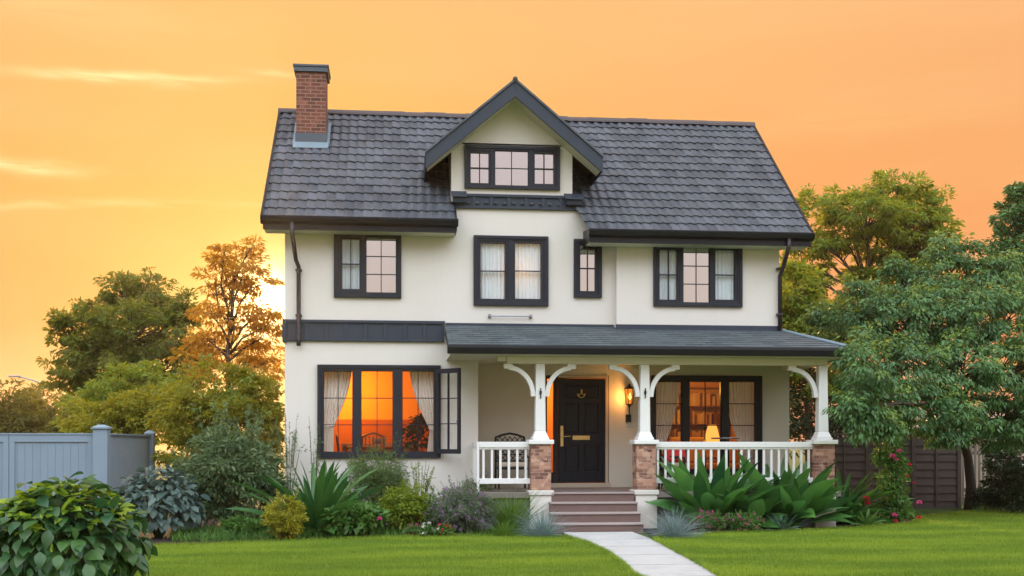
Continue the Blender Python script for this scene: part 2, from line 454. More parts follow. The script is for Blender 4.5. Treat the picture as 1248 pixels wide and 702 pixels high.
# ================================================================== SETTING
def tile_uv(k):
    s = k.n('ShaderNodeSeparateXYZ'); k.put(s.inputs[0], obj_co(k))
    c = k.n('ShaderNodeCombineXYZ')
    k.put(c.inputs[0], s.outputs[0]); k.put(c.inputs[1], k.m('MULTIPLY', k.m('SUBTRACT', s.outputs[2], 5.69), 1.544))
    return c.outputs[0]

def roofmat(name, c1, c2, bw, rh, ms, off, rough, bst, grime=0.4, uv=tile_uv, spec=0.45):
    m, k, o = newmat(name)
    t = k.n('ShaderNodeTexBrick', offset=off); k.put(t.inputs['Vector'], uv(k))
    t.inputs['Color1'].default_value = (*c1, 1); t.inputs['Color2'].default_value = (*c2, 1)
    t.inputs['Mortar'].default_value = (*[x * 0.55 for x in c1], 1)
    t.inputs['Scale'].default_value = 1; t.inputs['Mortar Size'].default_value = ms; t.inputs['Bias'].default_value = 0.0
    t.inputs['Brick Width'].default_value = bw; t.inputs['Row Height'].default_value = rh; t.inputs['Mortar Smooth'].default_value = 0.3
    n = k.noise(obj_co(k), 1.6, 6.0, 0.65)
    c = k.mix(k.m('MULTIPLY', k.step(n, 0.4, 0.8), grime), t.outputs[0], [x * 1.7 for x in c2])
    n2 = k.noise(obj_co(k), 45.0, 4.0, 0.6)
    c = k.mix(0.35, c, k.ramp(n2, [(0.3, (0.35, 0.35, 0.35)), (0.7, (1, 1, 1))]), 'MULTIPLY')
    h = k.m('ADD', k.m('MULTIPLY', n2, 0.4), k.m('MULTIPLY', t.outputs[1], -0.6 if ms > 0 else 0.0))
    k.nt.links.new(pbsdf(k, c, k.m('ADD', rough - 0.1, k.m('MULTIPLY', n, 0.2)), 0, spec, bump(k, h, bst, 0.008)).outputs[0], o.inputs[0])
    return m

M['tile'] = roofmat('roof_tile', (0.048, 0.056, 0.068), (0.100, 0.110, 0.126), 0.18, 0.328, 0.0, 0.0, 0.58, 0.25)
def porch_uv(k):
    s = k.n('ShaderNodeSeparateXYZ'); k.put(s.inputs[0], obj_co(k))
    c = k.n('ShaderNodeCombineXYZ')
    k.put(c.inputs[0], s.outputs[0]); k.put(c.inputs[1], k.m('MULTIPLY', s.outputs[2], 3.2)); return c.outputs[0]
def porch_uv_side(k):
    s = k.n('ShaderNodeSeparateXYZ'); k.put(s.inputs[0], obj_co(k))
    c = k.n('ShaderNodeCombineXYZ')
    k.put(c.inputs[0], s.outputs[1]); k.put(c.inputs[1], k.m('MULTIPLY', s.outputs[2], 3.2)); return c.outputs[0]
M['shingle'] = roofmat('porch_shingle', (0.060, 0.080, 0.088), (0.105, 0.130, 0.138), 0.28, 0.17, 0.006, 0.5, 0.62, 0.6, 0.35, porch_uv, 0.4)
M['shingle_side'] = roofmat('porch_shingle_side', (0.060, 0.080, 0.088), (0.105, 0.130, 0.138), 0.28, 0.17, 0.006, 0.5, 0.62, 0.6, 0.35, porch_uv_side, 0.4)

# ---- ground sheet
def soilmat(name, c1, c2, sc=3.0):
    m, k, o = newmat(name)
    co = obj_co(k)
    n = k.noise(co, sc, 8.0, 0.7)
    c = k.mix(k.step(n, 0.3, 0.7), c1, c2)
    k.nt.links.new(pbsdf(k, c, 0.95, 0, 0.2, bump(k, k.noise(co, sc * 9, 6.0, 0.7), 0.9, 0.03)).outputs[0], o.inputs[0]); return m
M['soil'] = soilmat('mulch', (0.016, 0.010, 0.010), (0.050, 0.033, 0.031), 9.0)
M['meadow'] = soilmat('meadow', (0.035, 0.06, 0.014), (0.07, 0.10, 0.02), 0.6)
g = MB(); S = 250
g.add([(-S, -60, -0.01), (S, -60, -0.01), (S, S, -0.01), (-S, S, -0.01)], [(0, 1, 2, 3)])
tag(g.build('ground', M['meadow']), kind='structure')

# ---- lawn outlines (traced on the ground plane, continued past the frame)
left_edge = [(770, 704), (757, 690), (738, 676), (715, 665), (690, 657.5), (660, 655), (600, 654.5), (540, 655), (470, 657), (400, 659.5), (330, 662.5), (260, 665), (180, 667), (60, 668), (-160, 668)]
right_edge = [(876, 704), (850, 688), (824, 674), (806, 664), (797, 659.5), (815, 656.5), (850, 653), (900, 650.5), (960, 647), (1020, 643.5), (1075, 640), (1110, 637), (1128, 628), (1180, 626), (1260, 629), (1420, 631)]
left_edge = [(a, b + (1.6 if i > 5 else 0)) for i, (a, b) in enumerate(left_edge)]
right_edge = [(a, b + (0 if i < 6 or a > 1170 else 1.4 if a < 930 else 4.0)) for i, (a, b) in enumerate(right_edge)]
pl = [ground(*p) for p in left_edge]; pr = [ground(*p) for p in right_edge]
xl0, yl0 = pl[0]; xr0, yr0 = pr[0]
left_poly = pl + [(pl[-1][0], -21), (xl0 + 0.45, -21), (xl0 + 0.2, yl0 - 2.5)]
right_poly = pr + [(pr[-1][0], -21), (xr0 + 0.5, -21), (xr0 + 0.25, yr0 - 2.5)]

def sheet(name, poly, z, mat, kind='structure', thick=None):
    m = MB()
    if thick: m.prism(poly, 'z', z - thick, z)
    else: m.add([(p[0], p[1], z) for p in poly], [tuple(range(len(poly)))])
    o = m.build(name, mat)
    return tag(o, kind=kind)

def turf(name):
    m, k, o = newmat(name)
    co = obj_co(k)
    mp = k.n('ShaderNodeMapping'); k.put(mp.inputs[0], co); mp.inputs['Scale'].default_value = (0.38, 1.2, 1); mp.inputs['Rotation'].default_value = (0, 0, 0.1)
    a = k.step(k.noise(mp.outputs[0], 1.0, 4.0, 0.55), 0.34, 0.68)
    b = k.noise(co, 26.0, 5.0, 0.7)
    c = k.mix(a, (0.11, 0.205, 0.018), (0.26, 0.345, 0.030))
    c = k.mix(0.5, c, k.ramp(b, [(0.25, (0.3, 0.3, 0.3)), (0.75, (1, 1, 1))]), 'MULTIPLY')
    k.nt.links.new(pbsdf(k, c, 0.8, 0, 0.2, bump(k, b, 0.8, 0.03)).outputs[0], o.inputs[0]); return m
M['turf'] = turf('turf')
sheet('lawn', left_poly, 0.03, M['turf'], thick=0.035)
sheet('lawn', right_poly, 0.03, M['turf'], thick=0.035)
# planting beds between lawn and house
bl = [(x, y - 0.06) for x, y in pl[3:]]
sheet('garden_bed', bl + [(pl[-1][0], 3.0), (3.05, 3.0), (3.05, -2.2)], 0.012, M['soil'])
br_ = [(x, y - 0.05) for x, y in pr[4:13]]
sheet('garden_bed', [(4.55, -2.2)] + br_ + [(pr[12][0] + 0.3, 5.0), (4.55, 5.0)], 0.012, M['soil'])
# ---- path of cast concrete slabs
def concmat():
    m, k, o = newmat('concrete_path')
    co = obj_co(k)
    n = k.noise(co, 1.8, 7.0, 0.65); f = k.noise(co, 70.0, 4.0, 0.7)
    c = k.mix(n, (0.40, 0.40, 0.385), (0.56, 0.56, 0.54))
    c = k.mix(k.m('MULTIPLY', k.step(k.noise(co, 3.0, 7.0, 0.75), 0.50, 0.72), 0.55), c, (0.27, 0.26, 0.23))
    c = k.mix(0.25, c, k.ramp(f, [(0.3, (0.5, 0.5, 0.5)), (0.7, (1, 1, 1))]), 'MULTIPLY')
    k.nt.links.new(pbsdf(k, c, 0.85, 0, 0.25, bump(k, f, 0.3, 0.005)).outputs[0], o.inputs[0]); return m
M['path'] = concmat()
path_l = [(xl0 + 0.45, -21), (xl0 + 0.2, yl0 - 2.5)] + pl[0:5]
path_r = [(xr0 + 0.5, -21), (xr0 + 0.25, yr0 - 2.5)] + pr[0:5]
def lerp_at(line, y):
    for a, b in zip(line, line[1:]):
        if a[1] <= y <= b[1]:
            t = (y - a[1]) / (b[1] - a[1] + 1e-9); return a[0] + (b[0] - a[0]) * t
    return line[-1][0] if y > line[-1][1] else line[0][0]
m = MB()
y = -21.0; ytop = -2.32
joints = [-21.0]
while joints[-1] < ytop - 1.6: joints.append(joints[-1] + 1.32)
joints.append(ytop - 0.002)
for y0, y1 in zip(joints, joints[1:]):
    ys = np.linspace(y0 + 0.028, y1 - 0.028, 8)
    L = [(lerp_at(path_l, q) if q < pl[4][1] else pl[4][0] + (3.02 - pl[4][0]) * min(1, (q - pl[4][1]) / 0.3), q) for q in ys]
    Rr = [(lerp_at(path_r, q) if q < pr[4][1] else pr[4][0], q) for q in ys]
    m.prism(L + Rr[::-1], 'z', -0.05, 0.022)
tag(m.build('path', M['path']), kind='structure')

# ================================================================== HOUSE
house = thing('house', 'white rendered two storey house with dark tiled roof, gabled dormer and columned front porch', 'house')
XL, XB, XJ, XR = X(347, 0), X(583, 0), X(749, 0), X(950, -0.2)
XPB = 8.27                        # right end of the porch's back wall
SL = 0.85
def roof_z(y): return 5.86 + SL * (y + 0.5)
RIDGE_Y = 3.0; RIDGE_Z = roof_z(RIDGE_Y)
RLx, RRx = -2.43, 8.19
FL = 0.69                         # porch and ground floor level

def rect(px0, px1, py0, py1, y):
    xa, xb = X(px0, y), X(px1, y); xm = (xa + xb) / 2
    return (xa, xb, Z(py1, xm, y), Z(py0, xm, y))

def pane_quad(x0, x1, y, z0, z1):
    return MB().add([(x0, y, z0), (x1, y, z0), (x1, y, z1), (x0, y, z1)], [(0, 1, 2, 3)])
WINS = []
def window(y, outer, lights, proud=0.045, depth_in=0.12, mat='dark', sill=False):
    """outer: pixel box of the frame; lights: (px0, px1, py0, py1, cols, rows, casement, glass)"""
    o = rect(*outer, y)
    holes = []
    for (a, b, c, d, *_r) in lights: holes.append(rect(a, b, c, d, y))
    mb = MB(); holed(mb, o[0], o[1], o[2], o[3], y - proud, y + depth_in, holes)
    lip = 0.03
    holed(mb, o[0] - 0.001, o[1] + 0.001, o[2] - 0.001, o[3] + 0.001, y - proud - 0.02, y - proud + 0.001, [(o[0] + 0.06, o[1] - 0.06, o[2] + 0.06, o[3] - 0.06)])
    wd = mb.build('window', M[mat], house, 0.006)
    if sill:
        MB().box(o[0] - 0.06, o[1] + 0.06, y - 0.12, y - 0.003, o[2] - 0.05, o[2] - 0.003).build('sill', M[mat], wd, 0.006)
    for (a, b, c, d, cols, rows, case, glass), h in zip(lights, holes):
        fr = 0.042 if case else 0.012
        bar = 0.017
        gx = np.linspace(h[0] + fr, h[1] - fr, cols + 1); gz = np.linspace(h[2] + fr, h[3] - fr, rows + 1)
        hh = [(gx[i] + (bar / 2 if i else 0), gx[i + 1] - (bar / 2 if i < cols - 1 else 0), gz[j] + (bar / 2 if j else 0), gz[j + 1] - (bar / 2 if j < rows - 1 else 0)) for i in range(cols) for j in range(rows)]
        s = MB(); holed(s, h[0] + 0.001, h[1] - 0.001, h[2] + 0.001, h[3] - 0.001, y - (0.03 if case else 0.0), y + 0.035, hh)
        s.build('casement' if case else 'glazing_bars', M[mat], wd, 0.003)
        pane_quad(h[0] + 0.002, h[1] - 0.002, y + 0.015, h[2] + 0.002, h[3] - 0.002).build('pane', M[glass], wd)
    ins = 0.012
    WINS.append((y, (o[0] + ins, o[1] - ins, o[2] + ins, o[3] - ins)))
    return wd, o, holes

G1, GC, GH = 'glass', 'glass_coated', 'glass_half'
w1, o1, h1 = window(0, (407, 489, 282, 363), [(414, 441, 289, 355, 2, 2, True, GH), (446, 483, 290, 357, 2, 3, False, GC)])
w2, o2, h2 = window(0, (577, 668, 288, 373), [(583, 619, 294, 367, 1, 2, True, GH), (625, 662, 294, 367, 1, 2, True, GH)])
w3, o3, h3 = window(0, (699, 733, 292, 363), [(704.5, 727.5, 297, 357.5, 2, 2, True, GC)])
w4, o4, h4 = window(-0.2, (796, 904, 296, 374), [(801, 828, 302, 368, 2, 2, True, GH), (832.5, 864.5, 301.5, 369, 2, 3, False, GC), (869, 898, 302.5, 368, 1, 2, True, GH)])
w5, o5, h5 = window(0, (566, 682, 178.5, 231), [(571, 598, 184, 226, 2, 2, True, GC), (603, 644, 184, 226.5, 2, 2, False, GC), (649, 677, 185, 227, 2, 2, True, GC)])
w6, o6, h6 = window(0, (387, 537, 445, 558), [(394, 430, 452, 551, 2, 3, False, G1), (440, 479, 452, 551, 2, 3, False, G1), (490, 529, 452, 551, 2, 3, False, G1)])
w7, o7, h7 = window(0.8, (793, 928, 458, 578), [(799, 831, 465, 572, 1, 4, False, G1), (840, 879, 465, 572, 2, 2, False, G1), (888, 921, 465, 572, 1, 4, False, G1)], mat='fascia')
door_o = rect(665, 742, 457.5, 586, 0.8)
door_hole = (door_o[0], door_o[1], 0.78, door_o[3])

hol = {y: [r for (yy, r) in WINS if yy == y] for y in (0, -0.2, 0.8)}
hz = lambda y, zlo, zhi, xa=-99, xb=99: [r for r in hol[y] if zlo <= (r[2] + r[3]) / 2 <= zhi and xa < (r[0] + r[1]) / 2 < xb]
ZB = 3.62
mb = MB()
holed(mb, XL, XB, -0.05, ZB, 0, 0.2, hz(0, 0, ZB))
holed(mb, XL, XJ + 0.12, ZB + 0.001, 6.25, 0, 0.2, hz(0, ZB, 6.2))
mb.build('wall', M['stucco'], house, 0.012)
mb = MB(); holed(mb, XJ, XR, 3.5, 6.05, -0.2, -0.001, hol[-0.2])
mb.build('wall', M['stucco'], house, 0.012)
# gable ends and back
zg = lambda y: RIDGE_Z - SL * abs(y - RIDGE_Y) - 0.10
mb = MB()
mb.prism([(0.201, -0.05), (6.0, -0.05), (6.0, zg(6.0)), (RIDGE_Y, zg(RIDGE_Y)), (0.201, zg(0.201))], 'x', XL, XL + 0.2)
mb.prism([(0.001, 3.5), (6.0, 3.5), (6.0, zg(6.0)), (RIDGE_Y, zg(RIDGE_Y)), (0.001, zg(0.001))], 'x', XR - 0.2, XR - 0.001)
mb.box(XL + 0.2, XR - 0.2, 5.8, 6.0, -0.05, 6.2)
mb.box(XPB - 0.2, XPB, 1.0, 6.0, -0.05, 3.5)
mb.build('wall', M['stucco'], house)
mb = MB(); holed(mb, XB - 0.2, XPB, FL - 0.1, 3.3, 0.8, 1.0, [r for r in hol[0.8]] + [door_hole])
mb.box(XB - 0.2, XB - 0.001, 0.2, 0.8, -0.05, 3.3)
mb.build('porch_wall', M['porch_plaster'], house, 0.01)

# ---- main roof: real rolled tiles, course by course
def tile_section(mb, ulo, uhi, s0, s1, n, back=False):
    """s runs up the slope from y = -0.7; back slope is mirrored at the ridge"""
    cs, sn = 1 / math.hypot(1, SL), SL / math.hypot(1, SL)
    Lc = (s1 - s0) / n
    for c in range(n):
        for (sa, ha, sb, hb) in ((c * Lc - 0.025, 0.002, c * Lc - 0.027, 0.040), (c * Lc - 0.027, 0.040, (c + 1) * Lc, 0.010)):
            rows = []
            for s, h in ((sa, ha), (sb, hb)):
                s = s0 + s
                a, b = ulo(s), uhi(s)
                nu = int((uhi(s0) - ulo(s0)) / 0.03) + 1
                row = []
                for i in range(nu + 1):
                    u = a + (b - a) * i / nu
                    p = u / 0.18
                    k = math.floor(p + 0.25)
                    jit = ((math.sin(k * 12.9898 + c * 78.233 + (9 if back else 0)) * 43758.5453) % 1.0 - 0.5)
                    wv = 0.020 * math.sin(2 * math.pi * p) + 0.005 * math.sin(4 * math.pi * p)
                    hh = h + wv + jit * 0.004
                    ss = s + (jit * 0.010 if h > 0.02 or s < s0 + c * Lc else 0) + (-0.022 * math.sin(2 * math.pi * p) if s < s0 + c * Lc else 0)
                    y = -0.7 + ss * cs - hh * sn; z = roof_z(-0.7) + ss * sn + hh * cs
                    if back: y = 2 * RIDGE_Y - y
                    row.append((u, y, z))
                rows.append(row)
            b0 = len(mb.v); n_ = len(rows[0])
            mb.v += rows[0] + rows[1]
            for i in range(n_ - 1): mb.f.append((b0 + i, b0 + i + 1, b0 + n_ + i + 1, b0 + n_ + i))
SLEN = math.hypot(1, SL)
s_of = lambda y: (y + 0.7) * SLEN
xa_cut = X(557, -0.5)
xb0, xb1 = X(718, -0.7), X(699, 0.0)
mb = MB()
tile_section(mb, lambda s: RLx, lambda s: xa_cut, s_of(-0.5), s_of(0.0), 2)
tile_section(mb, lambda s: xb0 + (xb1 - xb0) * min(1, max(0, s) / s_of(0)), lambda s: RRx, 0.0, s_of(0.0), 3)
tile_section(mb, lambda s: RLx, lambda s: RRx, s_of(0.0), s_of(RIDGE_Y), 12)
tile_section(mb, lambda s: RLx, lambda s: RRx, 0.26, s_of(RIDGE_Y), 14, back=True)
roof = mb.build('roof', M['tile'], house, smooth=False)
# boards under the tiles
mb = MB()
T = 0.09
def slab_under(x0, x1, y0, y1, t=T, d=0.012):
    mb.prism([(y0, roof_z(y0) - d), (y1, roof_z(y1) - d), (y1, roof_z(y1) - d - t), (y0, roof_z(y0) - d - t)], 'x', x0, x1)
slab_under(RLx + 0.01, xa_cut - 0.01, -0.49, 0.0)
slab_under(xb0 + 0.03, RRx - 0.01, -0.69, 0.0)
slab_under(RLx + 0.01, RRx - 0.01, 0.001, RIDGE_Y)
mb.prism([(RIDGE_Y + 0.001, RIDGE_Z - 0.012), (6.5, roof_z(-0.5) - 0.012), (6.5, roof_z(-0.5) - 0.1), (RIDGE_Y + 0.001, RIDGE_Z - 0.1)], 'x', RLx + 0.01, RRx - 0.01)
mb.build('roof_deck', M['fascia'], roof)
# verge trims up both rakes
mb = MB()
for x in (RLx, RRx):
    ye = -0.5 if x < 0 else -0.7
    mb.prism([(ye, roof_z(ye) + 0.075), (RIDGE_Y, RIDGE_Z + 0.075), (RIDGE_Y, RIDGE_Z - 0.14), (ye, roof_z(ye) - 0.14)], 'x', x - 0.025, x + 0.025)
    mb.prism([(RIDGE_Y + 0.002, RIDGE_Z + 0.075), (6.5, roof_z(-0.5) + 0.075), (6.5, roof_z(-0.5) - 0.14), (RIDGE_Y + 0.002, RIDGE_Z - 0.14)], 'x', x - 0.025, x + 0.025)
    mb.build('bargeboard', M['fascia'], roof, 0.006); mb = MB()
# ridge caps
mb = MB()
x = RLx - 0.03; i = 0
while x < RRx:
    x2 = min(x + 0.46, RRx + 0.03)
    r0 = 0.125 + 0.006 * (i % 2)
    pts = [(RIDGE_Y + r0 * math.cos(a), RIDGE_Z - 0.035 + r0 * 0.95 * math.sin(a)) for a in np.linspace(0, math.pi, 9)]
    dzr = random.uniform(-0.006, 0.006)
    mb.prism([(p[0], p[1] + dzr) for p in pts], 'x', x, x2 - 0.004)
    x += 0.455; i += 1
M['ridge'] = plain('ridge_tile', (0.085, 0.066, 0.066), 0.6, 0.2, 4.0, 0.2, 60)
mb.build('ridge_cap', M['ridge'], roof)
def eave(x0, x1, ye):
    z = roof_z(ye)
    mb = MB().prism([(ye - 0.005, z - 0.005), (ye - 0.115, z - 0.005), (ye - 0.125, z - 0.03), (ye - 0.10, z - 0.095), (ye - 0.05, z - 0.12), (ye - 0.005, z - 0.12)], 'x', x0, x1)
    mb.prism([(ye - 0.115, z + 0.012), (ye - 0.135, z + 0.012), (ye - 0.135, z - 0.02), (ye - 0.115, z - 0.02)], 'x', x0, x1)
    mb.build('gutter', M['fascia'], roof, 0.004)
    MB().box(x0 + 0.04, x1 - 0.04, ye + 0.0, ye + 0.03, z - 0.235, z - 0.012).build('fascia', M['fascia'], roof, 0.004)
    MB().box(x0 + 0.05, x1 - 0.05, ye + 0.031, -0.003 if ye > -0.6 else -0.203, z - 0.225, z - 0.195).build('soffit', M['cream'], roof)
eave(RLx - 0.02, xa_cut + 0.02, -0.5)
eave(xb0 - 0.02, RRx + 0.02, -0.7)
# closing cheek boards at the cut ends of the eaves
MB().prism([(-0.5, roof_z(-0.5) - 0.2), (-0.003, roof_z(-0.5) - 0.2), (-0.003, roof_z(0) + 0.05), (-0.5, roof_z(-0.5) + 0.05)], 'x', xa_cut - 0.03, xa_cut).build('eave_cheek', M['fascia'], roof, 0.004)
MB().prism([(-0.7, roof_z(-0.7) - 0.2), (-0.003, roof_z(-0.7) - 0.2), (-0.003, roof_z(-0.7) + 0.1), (-0.7, roof_z(-0.7) + 0.03)], 'x', xb0, xb0 + 0.03).build('eave_cheek', M['fascia'], roof, 0.004)

# ---- dormer
yd = -0.55
xp = X(629, yd); zp = Z(96, xp, yd)
xdl, xdr = X(518.5, yd), X(735.5, yd)
zdl = Z(184, xdl, yd); zdr = zdl
hs = (xdr - xdl) / 2; xp = (xdl + xdr) / 2
dsl = (zp - zdl) / hs
cl, cr = X(550, 0), X(697.5, 0)
dz_at = lambda x: zp - dsl * abs(x - xp)
mb = MB(); zt = 6.251
hd = hz(0, 6.2, 9)
zc = dz_at(cl) - 0.16
holed(mb, cl, cr, zt, max(o5[3] + 0.05, zc - 0.02), 0.0, 0.2, hd)
zc2 = max(o5[3] + 0.05, zc - 0.02)
mb.prism([(cl, zc2), (cr, zc2), (cr, dz_at(cr) - 0.14), (xp, zp - 0.14), (cl, dz_at(cl) - 0.14)], 'y', 0.0, 0.2)
for xc0, xc1 in ((cl, cl + 0.15), (cr - 0.15, cr)):
    zc_ = dz_at(xc0 if xc0 < xp else xc1) - 0.15
    mb.prism([(0.2, zt), (2.4, zt + 1.5), (2.4, zc_), (0.2, zc_)], 'x', xc0 + 0.001, xc1 - 0.001)
mb.build('dormer_wall', M['stucco'], house)
mb = MB()
th = 0.045
def drslab(t0, t1, y0, y1, inset=0.0):
    for s in (-1, 1):
        xe = xp + s * (hs - inset); ze = zp - dsl * (hs - inset)
        a = [(xp, zp - t0), (xe, ze - t0), (xe, ze - t1), (xp, zp - t1)]
        mb.prism(a if s > 0 else a[::-1], 'y', y0, y1)
drslab(-0.012, 0.045, yd - 0.03, 2.75)
dormer_roof = mb.build('dormer_roof', M['tile'], house, 0.006)
mb = MB(); drslab(0.047, 0.34, yd, yd + 0.05, 0.01)
mb.build('bargeboard', M['slate'], dormer_roof, 0.006)
mb = MB()
for s in (-1, 1):        # eave boards and soffits of the little gable
    xe = xp + s * hs
    MB().box(min(xe, xe - s * 0.03), max(xe, xe - s * 0.03), yd + 0.051, 1.0, zdl - 0.30, zdl - 0.02).build('eave_board', M['fascia'], dormer_roof, 0.005)
mb = MB(); drslab(0.285, 0.305, yd + 0.052, -0.002, 0.04)
mb.build('soffit', M['cream'], dormer_roof)
mb = MB()
mb.tube([(xp, yd - 0.03, zp - 0.012), (xp, 2.8, zp - 0.012)], 0.05, 10)
mb.build('ridge_cap', M['ridge'], dormer_roof)

# panelled bands
def band(x0, x1, z0, z1, y, n, left_end=0.0):
    b = MB().box(x0, x1, y - 0.03, y - 0.003, z0, z1)
    b.box(x0 - 0.02, x1 + 0.02, y - 0.065, y - 0.0305, z1 - 0.045, z1 + 0.012)
    b.box(x0 - 0.005, x1 + 0.005, y - 0.06, y - 0.0305, z0, z0 + 0.04)
    wdt = (x1 - x0) / n
    for i in range(n + 1):
        c = x0 + i * wdt
        b.box(max(c - 0.035, x0), min(c + 0.035, x1), y - 0.052, y - 0.0305, z0 + 0.0405, z1 - 0.0455)
    if left_end: b.box(x0 - 0.07, x0 - 0.001, y - 0.09, y + left_end, z0 - 0.03, z1 + 0.015)
    return b.build('panelled_band', M['slate'], house, 0.006)
bx0, bx1 = X(349, 0), X(541, 0)
band(bx0, bx1, Z(416, -1, 0), Z(391, -1, 0), 0.0, 8, 0.35)
band(X(556, 0), X(704, 0), Z(255, 2, 0), Z(238, 2, 0), 0.0, 7)
for pa, pb, s in ((552, 567, -1), (690, 709, 1)):
    xa_, xb_ = X(pa, -0.1), X(pb, -0.1)
    mb = MB(); zz = Z(248, 2, -0.1)
    mb.prism([(-0.003, zz), (-0.14, zz), (-0.16, zz + 0.09), (-0.003, zz + 0.22)], 'x', xa_, xb_)
    mb.prism([(-0.003, zz + 0.223), (-0.20, zz + 0.095), (-0.20, zz + 0.12), (-0.003, zz + 0.25)], 'x', xa_ - 0.03, xb_ + 0.03)
    mb.build('roof_return', M['slate'], house, 0.005)

# ---- chimney
yc = None
for q in np.linspace(0.2, 2.9, 200):
    xx = X(378, q)
    if Z(178, xx, q) <= roof_z(q): yc = q; break
yc = yc or 2.0
cx0, cx1 = X(361, yc), X(397, yc)
ctop = Z(82, (cx0 + cx1) / 2, yc)
cdp = 0.72
chim = MB().box(cx0, cx1, yc, yc + cdp, roof_z(yc) - 0.2, ctop - 0.10).build('chimney', M['brick'], house, 0.008)
mb = MB()
mb.box(cx0 - 0.045, cx1 + 0.045, yc - 0.045, yc + cdp + 0.045, ctop - 0.099, ctop + 0.0)
mb.box(cx0 - 0.065, cx1 + 0.065, yc - 0.065, yc + cdp + 0.065, ctop + 0.001, ctop + 0.05)
mb.build('chimney_cap', M['lead_dark'], chim, 0.008)
mb = MB(); zb = roof_z(yc)
mb.box(cx0 - 0.018, cx1 + 0.018, yc - 0.02, yc + 0.02, zb - 0.05, zb + 0.26)
mb.prism([(yc + 0.02, roof_z(yc) - 0.02), (yc + cdp, roof_z(yc + cdp) - 0.02), (yc + cdp, roof_z(yc + cdp) + 0.2), (yc + 0.02, zb + 0.26)], 'x', cx0 - 0.018, cx0 - 0.001)
mb.prism([(yc + 0.02, roof_z(yc) - 0.02), (yc + cdp, roof_z(yc + cdp) - 0.02), (yc + cdp, roof_z(yc + cdp) + 0.2), (yc + 0.02, zb + 0.26)], 'x', cx1 + 0.001, cx1 + 0.018)
mb.build('flashing', M['lead_dark'], chim, 0.004)
mb = MB()
ya, yb = yc - 0.17, yc - 0.021
mb.prism([(ya, roof_z(ya) + 0.055), (yb, roof_z(yb) + 0.075), (yb, roof_z(yb) + 0.09), (ya, roof_z(ya) + 0.07)], 'x', cx0 - 0.06, cx1 + 0.06)
for a, b in ((cx0 - 0.075, cx0 - 0.02), (cx1 + 0.02, cx1 + 0.075)):
    ya2, yb2 = yc - 0.02, yc + cdp
    mb.prism([(ya2, roof_z(ya2) + 0.055), (yb2, roof_z(yb2) + 0.055), (yb2, roof_z(yb2) + 0.07), (ya2, roof_z(ya2) + 0.075)], 'x', a, b)
mb.build('apron', M['lead'], chim)

# ---- porch roof
PX0 = X(547, -1.65); PX1 = X(1035, -1.65)
zt0, zt1 = 3.90, 3.385
ze = zt1 - 0.03
hipx = XR + 0.02
psl = (zt0 - zt1) / 1.65
mb = MB()
th = 0.05
def quad_slab(pts, t):
    n = len(pts); v = pts + [(p[0], p[1], p[2] - t) for p in pts]
    mb.add(v, [tuple(range(n)), tuple(range(2 * n - 1, n - 1, -1))] + [(i, i + n, (i + 1) % n + n, (i + 1) % n) for i in range(n)])
zh = zt0 - psl * 0.0
hy = -0.2
zhip = zt0 - psl * 0.2
quad_slab([(PX0, -1.65, zt1), (PX1, -1.65, zt1), (hipx, hy, zhip), (hipx, 0.0, zt0), (PX0, 0.0, zt0)], th)
porch_roof = mb.build('porch_roof', M['shingle'], house)
mb = MB()
quad_slab([(PX1, -1.652, zt1 - 0.001), (PX1, 6.2, zt1 - 0.001), (hipx + 0.001, 6.2, zhip - 0.001), (hipx + 0.001, hy, zhip - 0.001)], th)
mb.build('side_slope', M['shingle_side'], porch_roof)
# raised shingle courses
mb = MB(); nco = 10
for c in range(nco):
    t0 = c / nco; t1 = (c + 1) / nco
    ya, yb = -1.65 + 1.65 * t0 - 0.012, -1.65 + 1.65 * t1
    za, zb_ = zt1 + (zt0 - zt1) * t0 + 0.016, zt1 + (zt0 - zt1) * t1 + 0.004
    rx = lambda yy: PX1 + (hipx - PX1) * min(1.0, max(0.0, (yy + 1.65) / (1.65 + hy)))
    nx = 60; xs0 = np.linspace(PX0, rx(ya) - 0.01, nx); xs1 = np.linspace(PX0, rx(yb) - 0.01, nx)
    b0 = len(mb.v)
    for r_, (xs_, yy, zz) in enumerate(((xs0, ya, za - 0.016), (xs0, ya - 0.002, za), (xs1, yb, zb_))):
        for i_, xq in enumerate(xs_):
            j_ = (math.sin(i_ * 12.9 + c * 78.2) * 43758.5) % 1 - 0.5
            mb.v.append((xq, yy + (j_ * 0.012 if r_ < 2 else 0), zz + (j_ * 0.005 if r_ == 1 else 0)))
    for r_ in range(2):
        for i_ in range(nx - 1): mb.f.append((b0 + r_ * nx + i_, b0 + r_ * nx + i_ + 1, b0 + (r_ + 1) * nx + i_ + 1, b0 + (r_ + 1) * nx + i_))
mb.build('shingle_courses', M['shingle'], porch_roof)
mb = MB(); zg0, zg1 = zt1 - 0.165, zt1 - 0.008
mb.prism([(-1.655, zg1), (-1.77, zg1), (-1.775, zg1 - 0.05), (-1.74, zg0), (-1.655, zg0)], 'x', PX0 - 0.03, PX1 + 0.10)
mb.box(PX1 + 0.004, PX1 + 0.105, -1.654, 6.2, zg0, zg1)
mb.build('gutter', M['fascia'], porch_roof, 0.006)
mb = MB()
mb.tube([(hipx, hy, zhip + 0.02), (PX1 + 0.02, -1.67, zt1 + 0.02)], 0.035, 8)
mb.build('hip_flashing', M['lead'], porch_roof)
mb = MB()
mb.box(XJ - 0.02, XR + 0.03, -0.235, -0.204, zt0 - psl * 0.2 - 0.03, zt0 - psl * 0.2 + 0.10)
mb.box(bx1 + 0.03, XJ - 0.021, -0.035, -0.004, zt0 - 0.03, zt0 + 0.05)
mb.build('flashing', M['slate'], porch_roof, 0.004)
mb = MB()
